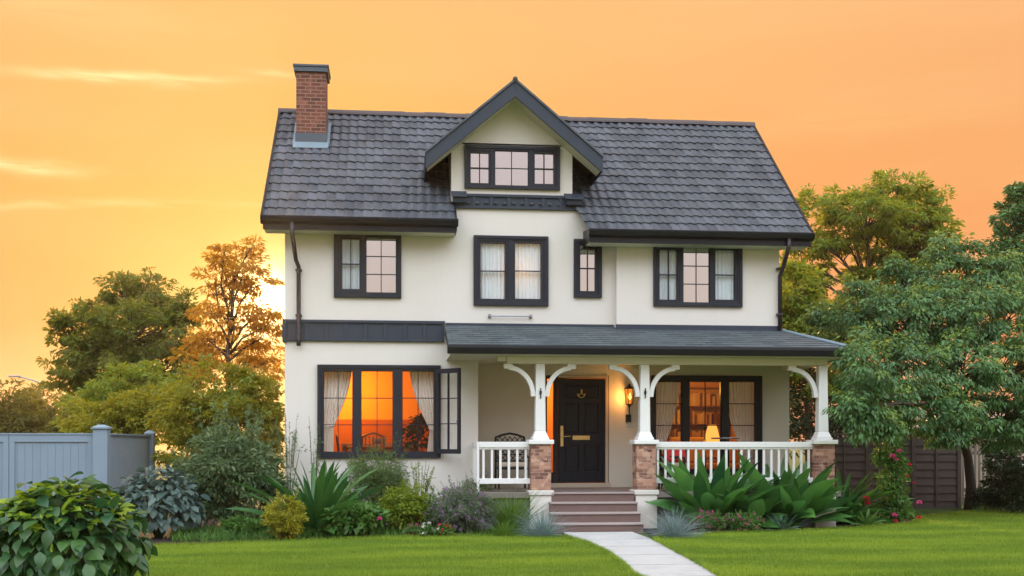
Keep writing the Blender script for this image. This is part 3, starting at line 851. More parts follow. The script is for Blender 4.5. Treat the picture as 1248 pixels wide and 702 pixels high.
mb.prism([(-1.65, zt1 - 0.052), (0 - 0.003, zt0 - 0.052), (-0.003, zt0 - 0.18), (-1.65, zt1 - 0.165)], 'x', PX0, PX0 + 0.03)
mb.build('bargeboard', M['fascia'], porch_roof)
mb = MB()
mb.box(PX0 + 0.031, PX1, -1.654, -0.003, 3.215, 3.235)
mb.box(XB + 0.001, PX1, -0.002, 0.80, 3.215, 3.235)
mb.box(XPB + 0.001, PX1, 0.801, 6.2, 3.215, 3.235)
mb.build('porch_ceiling', M['cream'], porch_roof)
YC = -1.25
mb = MB()
zb0, zb1 = Z(444.5, 5, YC), 3.213
mb.box(X(617, YC), X(1007, YC), YC - 0.08, YC + 0.08, zb0, zb1)
mb.box(8.16 - 0.07, 8.16 + 0.07, YC + 0.081, 0.798, zb0 + 0.01, zb1 - 0.001)
mb.box(X(606, YC), X(617, YC) - 0.001, YC - 0.06, YC + 0.06, zb0 + 0.04, zb1)
mb.build('porch_beam', M['cream'], house, 0.01)

# ---- columns on brick piers
PIERS = [X(658, YC), X(785, YC), X(1001.5, YC)]
zcap1 = Z(536, 5, YC - 0.2); zcap0 = Z(541.5, 5, YC - 0.2); zst1 = Z(597, 5, YC - 0.2); zst0 = Z(603, 5, YC - 0.2)
def bracket(x, s, parent):
    Rr, t = 0.50, 0.085
    mb = MB()
    pts_o, pts_i = [], []
    for a in np.linspace(0, math.pi / 2, 14):
        # curve from the shaft (low) to the beam (out)
        cxx, czz = x + s * (0.085 + Rr), zb0 - 0.035 - Rr * 1.15
        pts_o.append((cxx - s * Rr * math.cos(a), czz + Rr * 1.15 * math.sin(a)))
        pts_i.append((cxx - s * (Rr - t) * math.cos(a), czz + (Rr * 1.15 - t) * math.sin(a)))
    poly = pts_o + pts_i[::-1]
    for i in range(13):
        q = [pts_o[i], pts_o[i + 1], pts_i[i + 1], pts_i[i]]
        b = len(mb.v)
        for yy in (YC - 0.05, YC + 0.05):
            for p in q: mb.v.append((p[0], yy, p[1]))
        mb.f += [(b, b + 1, b + 2, b + 3), (b + 7, b + 6, b + 5, b + 4), (b, b + 4, b + 5, b + 1), (b + 2, b + 6, b + 7, b + 3)]
        if i == 0: mb.f.append((b, b + 3, b + 7, b + 4))
        if i == 12: mb.f.append((b + 1, b + 5, b + 6, b + 2))
    e0, e1 = x + s * (0.085 + Rr - 0.07), x + s * (0.085 + Rr + 0.09)
    mb.box(min(e0, e1), max(e0, e1), YC - 0.055, YC + 0.055, zb0 - 0.095, zb0 - 0.002)
    mb.build('bracket', M['white'], parent, 0.006)
for i, x in enumerate(PIERS):
    mb = MB()
    mb.taper(x, YC, zcap1 + 0.16, zb0 - 0.002, 0.195, 0.165)
    mb.taper(x, YC, zcap1 + 0.045, zcap1 + 0.159, 0.285, 0.197)
    mb.box(x - 0.155, x + 0.155, YC - 0.155, YC + 0.155, zcap1 + 0.001, zcap1 + 0.044)
    c = mb.build('porch_column', M['white'], house, 0.008)
    MB().box(x - 0.185, x + 0.185, YC - 0.185, YC + 0.185, zst1, zcap0).build('brick_pier', M['pier_brick'], c, 0.006)
    MB().box(x - 0.235, x + 0.235, YC - 0.235, YC + 0.235, zcap0 + 0.001, zcap1).build('pier_cap', M['white'], c, 0.012)
    MB().box(x - 0.235, x + 0.235, YC - 0.235, YC + 0.235, zst0, zst1 - 0.001).build('pier_base', M['stone'], c, 0.014)
    MB().box(x - 0.205, x + 0.205, YC - 0.205, YC + 0.205, -0.02, zst0 - 0.001).build('plinth', M['stucco'], c, 0.012)
    if i < 2:
        bracket(x, -1, c); bracket(x, 1, c)
        zo = Z(480, x, YC - 0.1)
        mb = MB()
        mb.tube([(x, YC - 0.092, zo + 0.09), (x, YC - 0.12, zo + 0.10), (x, YC - 0.125, zo + 0.05), (x, YC - 0.10, zo + 0.01), (x, YC - 0.125, zo - 0.05), (x, YC - 0.092, zo - 0.08)], 0.011, 6)
        mb.lathe([(0.0, 0.03), (0.022, 0.025), (0.022, -0.035), (0.0, -0.04)], 8, (x, YC - 0.105, zo + 0.03))
        mb.build('hook', M['iron'], c)
    else: bracket(x, -1, c)

# ---- railings
zr1, zr0 = Z(538.5, 5, YC), Z(545.5, 5, YC); zq1, zq0 = Z(582.5, 5, YC), Z(589, 5, YC)
def railing(x0, x1, post_left=False):
    mb = MB().box(x0, x1, YC - 0.05, YC + 0.05, zr0, zr1)
    mb.box(x0, x1, YC - 0.03, YC + 0.03, zr0 - 0.035, zr0 - 0.001)
    r = mb.build('railing', M['white'], house, 0.008)
    MB().box(x0, x1, YC - 0.045, YC + 0.045, zq0, zq1).build('bottom_rail', M['white'], r, 0.008)
    n = int(round((x1 - x0) / 0.15))
    base = None
    for i in range(n):
        x = x0 + (i + 0.5) * (x1 - x0) / n
        if base is None:
            base = MB().box(-0.022, 0.022, YC - 0.02, YC + 0.02, zq1 - 0.001, zr0 - 0.036).build('baluster', M['white'], r, 0.004)
            base.location.x = x
        else:
            b = base.copy(); COL.objects.link(b); b.parent = r; b.location.x = x
    return r
xr_l = X(584, YC)
r1 = railing(xr_l, PIERS[0] - 0.187)
MB().box(xr_l - 0.045, xr_l - 0.001, YC - 0.045, YC + 0.045, FL, zr1 + 0.0).build('end_post', M['white'], r1, 0.006)
mb = MB().box(xr_l - 0.04, xr_l - 0.005, YC + 0.046, -0.004, zr0, zr1).box(xr_l - 0.04, xr_l - 0.005, YC + 0.046, -0.004, zq0, zq1)
mb.build('return_rail', M['white'], r1, 0.006)
for i in range(7):
    yy = YC + 0.17 + i * 0.155
    MB().box(xr_l - 0.04, xr_l - 0.006, yy - 0.018, yy + 0.018, zq1 + 0.001, zr0 - 0.001).build('baluster', M['white'], r1, 0.004)
railing(PIERS[1] + 0.187, PIERS[2] - 0.187)

# ---- porch floor, skirting, steps
mb = MB()
mb.box(xr_l - 0.08, PIERS[2] + 0.3, -1.45, -0.003, 0.585, FL)
mb.box(XB + 0.001, XPB, -0.002, 0.80, 0.585, FL)
mb.build('porch_floor', M['porch_floor'], house, 0.006)
mb = MB()
mb.box(xr_l - 0.02, PIERS[0] - 0.21, -1.36, -1.30, -0.02, 0.583).box(xr_l - 0.02, xr_l + 0.03, -1.299, -0.003, -0.02, 0.583)
mb.build('porch_skirt', M['skirt'], house); mb = MB()
mb.box(PIERS[1] + 0.21, PIERS[2] - 0.21, -1.36, -1.30, -0.02, 0.583)
mb.box(PIERS[2] - 0.05, PIERS[2] + 0.05, -1.0, 0.8, -0.02, 0.583)
mb.build('porch_skirt', M['skirt'], house)
st = None
ris = FL / 4
for i in range(4):
    yf = -1.452 - 0.29 * i
    z1_ = FL - ris * i
    xl_, xr_ = X(672 - i * 0.3, yf), X(773 + 3.8 * i, yf)
    if i > 0: xl_ += 0.0
    mb = MB().box(xl_, xr_, yf, -1.452 - 0.29 * (i - 1) - 0.001 if i else -1.4515 + 0.0, -0.02, z1_ - 0.032) if i else MB().box(xl_, xr_, -1.47, -1.4515, 0.0, z1_ - 0.033)
    if i == 0:
        st = mb.build('steps', M['step'], house, 0.004)
        MB().box(xl_ - 0.0, xr_ + 0.0, -1.495, -1.4515, z1_ - 0.032, z1_ - 0.002).build('tread', M['tread'], st, 0.006)
    else:
        mb.build('riser', M['step'], st, 0.004)
        MB().box(xl_ - 0.01, xr_ + 0.01, yf - 0.025, yf + 0.288, z1_ - 0.031, z1_).build('tread', M['tread'], st, 0.006)

# ---- front door
yd_ = 0.86
dl = rect(680.5, 737, 462, 584, 0.84)
dl = (dl[0], dl[1], 0.80, dl[3])
door = MB()
pw = dl[1] - dl[0]; ph = dl[3] - dl[2]
pan = []
for (u0, u1, v0, v1) in ((0.14, 0.44, 0.10, 0.36), (0.56, 0.86, 0.10, 0.36), (0.14, 0.44, 0.47, 0.76), (0.56, 0.86, 0.47, 0.76), (0.14, 0.86, 0.82, 0.94)):
    pan.append((dl[0] + u0 * pw, dl[0] + u1 * pw, dl[2] + v0 * ph, dl[2] + v1 * ph))
holed(door, dl[0], dl[1], dl[2], dl[3], 0.825, 0.875, pan)
dobj = door.build('front_door', M['door'], house, 0.008)
for p in pan:
    MB().box(p[0] + 0.001, p[1] - 0.001, 0.846, 0.866, p[2] + 0.001, p[3] - 0.001).box(p[0] + 0.035, p[1] - 0.035, 0.832, 0.8455, p[2] + 0.035, p[3] - 0.035).build('panel', M['door'], dobj, 0.008)
mb = MB()
xh = X(685, 0.8); zh_ = Z(532, xh, 0.8)
mb.box(xh - 0.03, xh + 0.03, 0.812, 0.8245, zh_ - 0.20, zh_ + 0.22)
mb.tube([(xh, 0.81, zh_), (xh, 0.76, zh_), (xh + 0.03, 0.75, zh_), (xh + 0.17, 0.75, zh_ + 0.005)], [0.014, 0.014, 0.013, 0.011], 8)
mb.lathe([(0.0, 0.0), (0.022, 0.0), (0.022, 0.012), (0.0, 0.014)], 12, (xh, 0.805, zh_ + 0.13))
mb.build('handle', M['brass'], dobj, 0.003)
xm0, xm1 = X(698, 0.8), X(719, 0.8); zm = Z(533.5, xm0, 0.8)
MB().box(xm0, xm1, 0.808, 0.8245, zm - 0.045, zm + 0.045).box(xm0 + 0.02, xm1 - 0.02, 0.800, 0.8075, zm - 0.028, zm + 0.024).build('letter_plate', M['brass'], dobj, 0.005)
xk, zk = X(708.5, 0.8), Z(480, 2.9, 0.8)
mb = MB()
mb.lathe([(0.0, 0.05), (0.02, 0.04), (0.028, 0.0), (0.018, -0.03), (0, -0.035)], 10, (xk, 0.80, zk + 0.055))
ringp = [(xk + 0.07 * math.sin(a), 0.795, zk - 0.02 - 0.05 * math.cos(a)) for a in np.linspace(-2.2, 2.2, 15)]
mb.tube(ringp, 0.011, 6)
mb.tube([(xk - 0.09, 0.81, zk + 0.0), (xk - 0.045, 0.80, zk - 0.02), (xk, 0.80, zk + 0.02), (xk + 0.045, 0.80, zk - 0.02), (xk + 0.09, 0.81, zk + 0.0)], 0.009, 6)
mb.build('knocker', M['brass'], dobj)
# surround, jambs, threshold, side light
mb = MB()
dt = door_hole
mb.box(dl[1] + 0.004, dl[1] + 0.062, 0.775, 0.86, 0.78, dt[3] - 0.055)
mb.box(dl[0] - 0.005, dl[1] + 0.062, 0.775, 0.86, dt[3] - 0.054, dt[3] - 0.001)
mb.build('door_surround', M['trim_beige'], house, 0.005)
mb = MB()
mb.box(dl[0] - 0.11, dl[0] - 0.008, 0.80, 0.88, 0.78, dt[3] - 0.002)
mb.box(dt[0] + 0.001, dt[0] + 0.03, 0.80, 0.88, 0.78, dt[3] - 0.002)
mb.box(dt[0] + 0.031, dl[0] - 0.111, 0.80, 0.88, 0.78, 1.0)
mb.box(dt[0] + 0.031, dl[0] - 0.111, 0.80, 0.88, dt[3] - 0.07, dt[3] - 0.002)
jb = mb.build('door_frame', M['fascia'], house, 0.004)
MB().box(dt[0] + 0.031, dl[0] - 0.111, 0.835, 0.841, 1.0, dt[3] - 0.07).build('side_light', M['glass'], jb)
MB().box(dt[0] - 0.02, dt[1] + 0.03, 0.74, 0.88, FL + 0.001, 0.778).build('threshold', M['trim_beige'], house, 0.006)

# ---- open casement at the right of the ground floor bay window
hc = h6[2]; wcs = hc[1] - hc[0]
th_ = R(47)
xh0 = hc[1] + 0.055; yh0 = -0.075
fr = 0.06
gx = np.linspace(fr, wcs - fr, 3); gz = np.linspace(hc[2] + fr, hc[3] - fr, 4)
hh = [(gx[i] + (0.009 if i else 0), gx[i + 1] - (0.009 if i < 1 else 0), gz[j] + (0.009 if j else 0), gz[j + 1] - (0.009 if j < 2 else 0)) for i in range(2) for j in range(3)]
mb = MB(); holed(mb, 0, wcs, hc[2] - 0.03, hc[3] + 0.03, -0.025, 0.025, hh)
case = mb.build('open_casement', M['dark'], house, 0.004)
case.location = (xh0, yh0, 0); case.rotation_euler = (0, 0, -th_)
pane_quad(fr - 0.01, wcs - fr + 0.01, 0.0, hc[2] + fr - 0.01, hc[3] - fr + 0.01).build('pane', M['glass'], case)
MB().tube([(wcs - 0.03, -0.03, 2.05), (wcs - 0.03, -0.06, 2.05), (wcs - 0.03, -0.065, 1.95)], 0.009, 6).build('catch', M['steel'], case)

# ---- rainwater pipes
def pipe(pts, r=0.042):
    mb = MB(); mb.tube(pts, r, 10)
    p = mb.build('downpipe', M['pipe'], house, smooth=True)
    return p
px_ = X(356, -0.55); zt_ = roof_z(-0.5) - 0.12
xw = X(364, -0.08)
pl_ = pipe([(px_, -0.555, zt_ + 0.02), (px_, -0.555, zt_ - 0.20), (px_ + 0.02, -0.52, zt_ - 0.32), (xw - 0.05, -0.14, zt_ - 0.62), (xw, -0.075, zt_ - 0.75), (xw, -0.075, Z(413, xw, -0.1)), (xw, -0.11, Z(421, xw, -0.1))])
for zc_ in (Z(330, xw, 0), Z(385, xw, 0)):
    MB().box(xw - 0.06, xw + 0.06, -0.125, -0.003, zc_ - 0.02, zc_ + 0.02).build('pipe_clip', M['pipe'], pl_, 0.004)
px_ = X(962, -0.78); zt_ = roof_z(-0.7) - 0.12
xw = X(950.5, -0.28)
pr_ = pipe([(px_, -0.755, zt_ + 0.02), (px_, -0.755, zt_ - 0.14), (px_ - 0.02, -0.72, zt_ - 0.25), (xw + 0.03, -0.34, zt_ - 0.52), (xw, -0.28, zt_ - 0.64), (xw, -0.28, zt0 - 0.03)])
for zc_ in (Z(330, xw, 0), Z(385, xw, 0)):
    MB().box(xw - 0.06, xw + 0.06, -0.32, -0.203, zc_ - 0.02, zc_ + 0.02).build('pipe_clip', M['pipe'], pr_, 0.004)
# rail on two stand-offs under the first floor window
xa_, xb_ = X(597, -0.07), X(647, -0.07); zz = Z(385, 2, -0.07)
mb = MB().tube([(xa_ - 0.03, -0.07, zz), (xb_ + 0.03, -0.07, zz)], 0.012, 8)
for x in (xa_, xb_): mb.tube([(x, -0.003, zz), (x, -0.085, zz)], 0.018, 8).box(x - 0.03, x + 0.03, -0.012, -0.002, zz - 0.04, zz + 0.04)
mb.build('wall_rail', M['steel'], house)

# ---- wall lantern by the door
xl_, yl_ = X(767, 0.68), 0.68
za_, zb_ = Z(493, xl_, yl_), Z(474, xl_, yl_)
lan = MB()
lan.lathe([(0.0, 0.11), (0.015, 0.10), (0.03, 0.07), (0.10, 0.015), (0.115, 0.0), (0.10, -0.005)], 6, (xl_, yl_, zb_))
lan.lathe([(0.0, -0.05), (0.02, -0.05), (0.035, -0.02), (0.07, 0.0), (0.07, 0.012), (0.0, 0.012)], 6, (xl_, yl_, za_))
for kk in range(6):
    a = 2 * math.pi * kk / 6
    lan.tube([(xl_ + 0.066 * math.cos(a), yl_ + 0.066 * math.sin(a), za_), (xl_ + 0.098 * math.cos(a), yl_ + 0.098 * math.sin(a), zb_)], 0.008, 5)
lan.tube([(xl_, yl_, za_ - 0.04), (xl_, yl_, za_ - 0.16), (xl_, yl_ + 0.03, za_ - 0.22), (xl_, 0.79, za_ - 0.25)], 0.013, 7)
lan.box(xl_ - 0.055, xl_ + 0.055, 0.755, 0.797, za_ - 0.36, za_ - 0.20)
lobj = lan.build('wall_lantern', M['iron'], house)
M['lampglow'] = emit('lantern_flame', (1.0, 0.42, 0.07), 5.0)
M['lampglass'] = emit('frosted_lantern_glass', (1.0, 0.30, 0.03), 0.9)
MB().lathe([(0.001, 0.0), (0.055, 0.0), (0.085, zb_ - za_), (0.001, zb_ - za_)], 6, (xl_, yl_, za_ + 0.002)).build('lantern_glass', M['lampglass'], lobj)
mb = MB().lathe([(0.001, -0.05), (0.02, -0.04), (0.028, 0.0), (0.014, 0.06), (0.001, 0.09)], 10, (xl_, yl_ - 0.066, (za_ + zb_) / 2 - 0.01))
mb.build('bulb', M['lampglow'], lobj, smooth=True)
def point(name, loc, watt, col, r=0.08):
    l = bpy.data.lights.new(name, 'POINT'); l.energy = watt; l.color = col; l.shadow_soft_size = r
    o = bpy.data.objects.new(name, l); COL.objects.link(o); o.location = loc; return o
point('lantern_light', (xl_ - 0.10, yl_ - 0.10, (za_ + zb_) / 2), 12.0, (1.0, 0.42, 0.10), 0.05)

# ---- rooms behind the windows
def room(x0, x1, y0, y1, z0, z1, up, low=None, zl=0.0, floor='wood'):
    t = 0.05
    mb = MB()
    mb.box(x0 - t, x1 + t, y1, y1 + t, z0 if not low else zl, z1)
    mb.box(x0 - t, x0, y0, y1 - 0.001, z0 if not low else zl, z1); mb.box(x1, x1 + t, y0, y1 - 0.001, z0 if not low else zl, z1)
    mb.box(x0 - t, x1 + t, y0, y1 + t, z1 + 0.001, z1 + t)
    mb.build('room_lining', M[up], house)
    if low:
        mb = MB()
        mb.box(x0 - t, x1 + t, y1 - 0.015, y1 + t, z0, zl - 0.001); mb.box(x0 - t, x0 + 0.015, y0, y1 - 0.016, z0, zl - 0.001); mb.box(x1 - 0.015, x1 + t, y0, y1 - 0.016, z0, zl - 0.001)
        mb.build('wainscot', M[low], house)
    MB().box(x0 - t, x1 + t, y0, y1 + t, z0 - t, z0 - 0.001).build('room_floor', M[floor], house)
room(XL + 0.26, XB - 0.26, 0.203, 4.0, FL, 3.35, 'room', 'room_low', 2.14)
room(XB + 1.9, XPB - 0.26, 1.003, 4.4, FL, 3.15, 'room', 'room_low', 1.5)
room(XB + 0.05, XB + 1.7, 1.003, 3.2, FL, 3.15, 'room')
room(XL + 0.26, 1.6, 0.203, 3.6, 3.75, 6.2, 'room_dark')
room(1.75, XJ - 0.1, 0.203, 3.6, 3.75, 6.0, 'room_dark')
room(XJ + 0.25, XR - 0.26, 0.003, 3.6, 3.75, 6.0, 'room_dark')
room(cl + 0.2, cr - 0.2, 0.203, 1.8, 6.4, 7.6, 'room_dark')
OR = (1.0, 0.43, 0.05)
point('sitting_room_light', (-1.1, 2.9, 2.75), 110, OR, 0.12)
point('dining_room_light', (6.6, 2.6, 2.8), 42, OR, 0.12)
point('hall_light', (2.5, 2.2, 2.8), 45, OR, 0.12)
point('bedroom_light', (X(632, 0.5), 0.5, 5.0), 16, (1.0, 0.40, 0.10), 0.1)
point('attic_light', (cl + 0.5, 1.3, 7.1), 130, (1.0, 0.36, 0.06), 0.1)

# evening haze: one even volume round the whole place
hb = MB().box(-255, 255, -64, 255, -1.0, 14.0)
hm, hk, ho = newmat('evening_haze')
pv = hk.n('ShaderNodeVolumePrincipled'); pv.inputs['Density'].default_value = 0.00055
pv.inputs['Color'].default_value = (1.0, 0.93, 0.82, 1); pv.inputs['Anisotropy'].default_value = 0.7
hk.nt.links.new(pv.outputs[0], ho.inputs['Volume'])
tag(hb.build('haze', hm), kind='stuff')

# ================================================================== PLANTS
def unit(n):
    v = rng.normal(size=(n, 3)); return v / np.linalg.norm(v, axis=1, keepdims=True)
def norm(v): return v / (np.linalg.norm(v, axis=-1, keepdims=True) + 1e-9)

def leaf_mesh(P, Dr, Nn, L, W, fold=0.25, droop=0.15):
    """small leaves: two folded halves, each a triangle pair"""
    Dr = norm(Dr); S_ = norm(np.cross(Dr, Nn)); U = np.cross(S_, Dr)
    L = L[:, None]; W = W[:, None]
    b = P; m_ = P + Dr * L * 0.5 - U * L * 0.0
    l = P + Dr * L * 0.42 + S_ * W * 0.5 + U * W * fold
    r = P + Dr * L * 0.42 - S_ * W * 0.5 + U * W * fold
    tp = P + Dr * L - U * L * droop
    V = np.stack([b, l, m_, r, tp], 1).reshape(-1, 3)
    o = np.arange(len(P))[:, None] * 5
    F = np.concatenate([o + [0, 2, 1], o + [0, 3, 2], o + [1, 2, 4], o + [2, 3, 4]], 0)
    return V, F
def leaf_cheap(P, Dr, Nn, L, W, fold=0.2, droop=0.15):
    Dr = norm(Dr); S_ = norm(np.cross(Dr, Nn)); U = np.cross(S_, Dr)
    L = L[:, None]; W = W[:, None]
    l = P + Dr * L * 0.45 + S_ * W * 0.5 + U * W * fold
    r = P + Dr * L * 0.45 - S_ * W * 0.5 + U * W * fold
    tp = P + Dr * L - U * L * droop
    V = np.stack([P, l, tp, r], 1).reshape(-1, 3)
    o = np.arange(len(P))[:, None] * 4
    F = np.concatenate([o + [0, 2, 1], o + [0, 3, 2]], 0)
    return V, F

def blade_mesh(P, az, el, L, W, curv, seg, prof, fold=0.2, wob=0.0, roll=0.0):
    n = len(P); t = np.linspace(0, 1, seg + 1)
    elt = el[:, None] - curv[:, None] * t[None] ** 1.2
    azt = az[:, None] + wob * rng.normal(size=(n, 1)) * t[None]
    ds = (L / seg)[:, None]
    ch, sh = np.cos(elt), np.sin(elt)
    dxy = np.stack([ch * np.cos(azt), ch * np.sin(azt), sh], -1) * ds[..., None]
    pos = P[:, None] + np.concatenate([np.zeros((n, 1, 3)), np.cumsum(dxy[:, :-1], 1)], 1)
    side = np.stack([-np.sin(azt), np.cos(azt), np.zeros_like(azt)], -1)
    nrm_ = np.stack([-sh * np.cos(azt), -sh * np.sin(azt), ch], -1)
    if roll:
        ra = (rng.normal(size=n) * roll)[:, None, None]
        side, nrm_ = side * np.cos(ra) + nrm_ * np.sin(ra), nrm_ * np.cos(ra) - side * np.sin(ra)
    wv = prof(t)[None, :, None] * W[:, None, None] * 0.5
    V = np.stack([pos + side * wv + nrm_ * wv * fold, pos, pos - side * wv + nrm_ * wv * fold], 2)     # n, seg+1, 3, 3
    idx = np.arange(n * (seg + 1) * 3).reshape(n, seg + 1, 3)
    q1 = np.stack([idx[:, :-1, 0], idx[:, :-1, 1], idx[:, 1:, 1], idx[:, 1:, 0]], -1).reshape(-1, 4)
    q2 = np.stack([idx[:, :-1, 1], idx[:, :-1, 2], idx[:, 1:, 2], idx[:, 1:, 1]], -1).reshape(-1, 4)
    return V.reshape(-1, 3), np.concatenate([q1, q2], 0)
grass_p = lambda t: np.clip(1 - t, 0.04, 1) ** 0.6
lance_p = lambda t: np.clip(np.sin(np.pi * np.clip(t * 0.94 + 0.05, 0, 1)), 0.02, 1) ** 0.75
agave_p = lambda t: np.clip((0.62 + 1.1 * t) * np.clip(1.0 - t, 0, 1) ** 0.62, 0.02, 1.2)
ovate_p = lambda t: np.clip(np.where(t < 0.10, 0.08, np.sin(np.pi * np.clip((t - 0.06) / 0.94, 0, 1) ** 0.72)), 0.02, 1)
paddle_p = lambda t: np.clip(np.where(t < 0.22, 0.10, np.sin(np.pi * np.clip((t - 0.18) / 0.82, 0, 1) ** 0.80)), 0.02, 1)

def put(parts):
    """concatenate (V,F) pairs of equal polygon size"""
    Vs, Fs, b = [], [], 0
    for V, F in parts: Vs.append(V); Fs.append(F + b); b += len(V)
    return np.concatenate(Vs), np.concatenate(Fs)

def clumps_on(lobes, n, shell=0.45):
    """clump centres spread through ellipsoid lobes, denser towards the surface"""
    lob = np.array(lobes); vol = (lob[:, 3] * lob[:, 4] * lob[:, 5]) ** 0.62
    k = rng.choice(len(lob), n, p=vol / vol.sum())
    u = unit(n); r = rng.uniform(shell ** 3, 1.12, n) ** (1 / 3)
    u = u * r[:, None]
    return lob[k, :3] + u * lob[k, 3:], norm(u / lob[k, 3:]), k

def foliage(C_, N_, nleaf, cr, L, asp, flat=0.55, droop=0.35, up=0.5, cheap=True, jit=0.5):
    n = len(C_) * nleaf
    c = np.repeat(C_, nleaf, 0); nn = np.repeat(N_, nleaf, 0)
    sc = np.repeat(rng.uniform(0.6, 1.25, len(C_)), nleaf)[:, None]
    off = unit(n) * (rng.uniform(0, 1, (n, 1)) ** 0.5) * cr * sc
    off[:, 2] *= flat
    P = c + off + nn * 0.0
    Dr = norm(off + nn * cr * 0.5 + unit(n) * cr * jit) + np.array([0, 0, -droop])
    Nn = norm(unit(n) * 0.7 + nn * 0.4 + np.array([0, 0, up]))
    l = L * rng.uniform(0.65, 1.3, n)
    return (leaf_cheap if cheap else leaf_mesh)(P, Dr, Nn, l, l * asp * rng.uniform(0.8, 1.2, n))


# ================================================================== CURTAINS AND FURNITURE
def curtain(label, x0, x1, z0, z1, y, mat, tie=None, folds=9, name='curtain', group=None):
    """hanging folds; tie = (side, z): gathered towards x0 (-1) or x1 (+1) at height z"""
    nz, nx = 26, folds * 8
    V = np.zeros((nz + 1, nx + 1, 3))
    ph = random.random() * 6
    for j in range(nz + 1):
        z = z1 + (z0 - z1) * j / nz
        a, b = x0, x1
        if tie:
            side, zt, wmin = tie
            wd = x1 - x0
            if z > zt: q = ((z1 - z) / (z1 - zt)) ** 1.7; ww = wd + (wmin - wd) * q
            else: q = (zt - z) / (zt - z0 + 1e-6); ww = wmin + (wd * 0.42 - wmin) * min(1, q * 1.2) ** 0.8
            if side < 0: b = x0 + ww
            else: a = x1 - ww
        for i in range(nx + 1):
            t = i / nx
            amp = (0.022 if mat is M['net'] else 0.028) * (0.75 + 0.25 * math.sin(i * 0.7 + ph))
            V[j, i] = (a + (b - a) * t, y + amp * math.sin(t * folds * 2 * math.pi + ph + 0.08 * math.sin(z * 3)), z)
    idx = np.arange((nz + 1) * (nx + 1)).reshape(nz + 1, nx + 1)
    F = np.stack([idx[:-1, :-1], idx[1:, :-1], idx[1:, 1:], idx[:-1, 1:]], -1).reshape(-1, 4)
    base = V.reshape(-1, 3)
    c = thing(name, label, 'curtain', ((x0 + x1) / 2, y, z0), group)
    mesh_np('drop', base - np.array([(x0 + x1) / 2, y, z0]), [F], mat, c, True)
    m = MB().tube([(-(x1 - x0) / 2 - 0.02, 0, z1 - z0 + 0.012), ((x1 - x0) / 2 + 0.02, 0, z1 - z0 + 0.012)], 0.012, 6)
    m.build('rail', M['steel'], c)
    if tie:
        xs = (x0 if tie[0] < 0 else x1) - (x0 + x1) / 2
        w_ = tie[2]
        xx = xs + (w_ if tie[0] < 0 else -w_)
        MB().tube([(xs, -0.035, tie[1] - z0 + 0.03), ((xs + xx) / 2, -0.045, tie[1] - z0 - 0.01), (xx, -0.02, tie[1] - z0 + 0.01), (xx, 0.03, tie[1] - z0 + 0.02)], 0.014, 6).build('tieback', M['drape'], c)
    return c
yc6 = 0.27
curtain('cream striped drape tied back on the left of the glowing three light bay window', h6[0][0] - 0.08, h6[0][1] - 0.02, o6[2] - 0.05, o6[3] + 0.03, yc6, M['drape'], (-1, o6[2] + 0.62, 0.27))
curtain('cream striped drape tied back beside the open casement of the glowing window', h6[2][0] + 0.14, h6[2][1] + 0.12, o6[2] - 0.05, o6[3] + 0.03, yc6, M['drape'], (1, o6[2] + 0.55, 0.19))
curtain('beige drape drawn aside in the left light of the dark porch window', h7[0][0] - 0.04, h7[0][1] + 0.05, o7[2] + 0.0, o7[3] + 0.0, 1.09, M['drape'], (-1, o7[2] + 0.35, 0.22))
curtain('beige drape drawn aside in the right light of the dark porch window', h7[2][0] - 0.04, h7[2][1] + 0.06, o7[2] + 0.0, o7[3] + 0.0, 1.09, M['drape'], (1, o7[2] + 0.35, 0.22))
curtain('white net curtain filling the left casement of the middle upstairs window', h2[0][0] + 0.05, h2[0][1] - 0.05, h2[0][2] + 0.02, h2[0][3] - 0.03, 0.078, M['net'], None, 7)
curtain('white net curtain filling the right casement of the middle upstairs window', h2[1][0] + 0.05, h2[1][1] - 0.05, h2[1][2] + 0.02, h2[1][3] - 0.03, 0.078, M['net'], None, 7)
curtain('white net curtain in the narrow casement of the upper left window', h1[0][0] + 0.05, h1[0][1] - 0.05, h1[0][2] + 0.02, h1[0][3] - 0.03, 0.078, M['net'], None, 5)
curtain('white net curtain in the left casement of the three light upstairs window', h4[0][0] + 0.05, h4[0][1] - 0.05, h4[0][2] + 0.02, h4[0][3] - 0.03, -0.122, M['net'], None, 5)
curtain('white net curtain in the right casement of the three light upstairs window', h4[2][0] + 0.05, h4[2][1] - 0.05, h4[2][2] + 0.02, h4[2][3] - 0.03, -0.122, M['net'], None, 5)

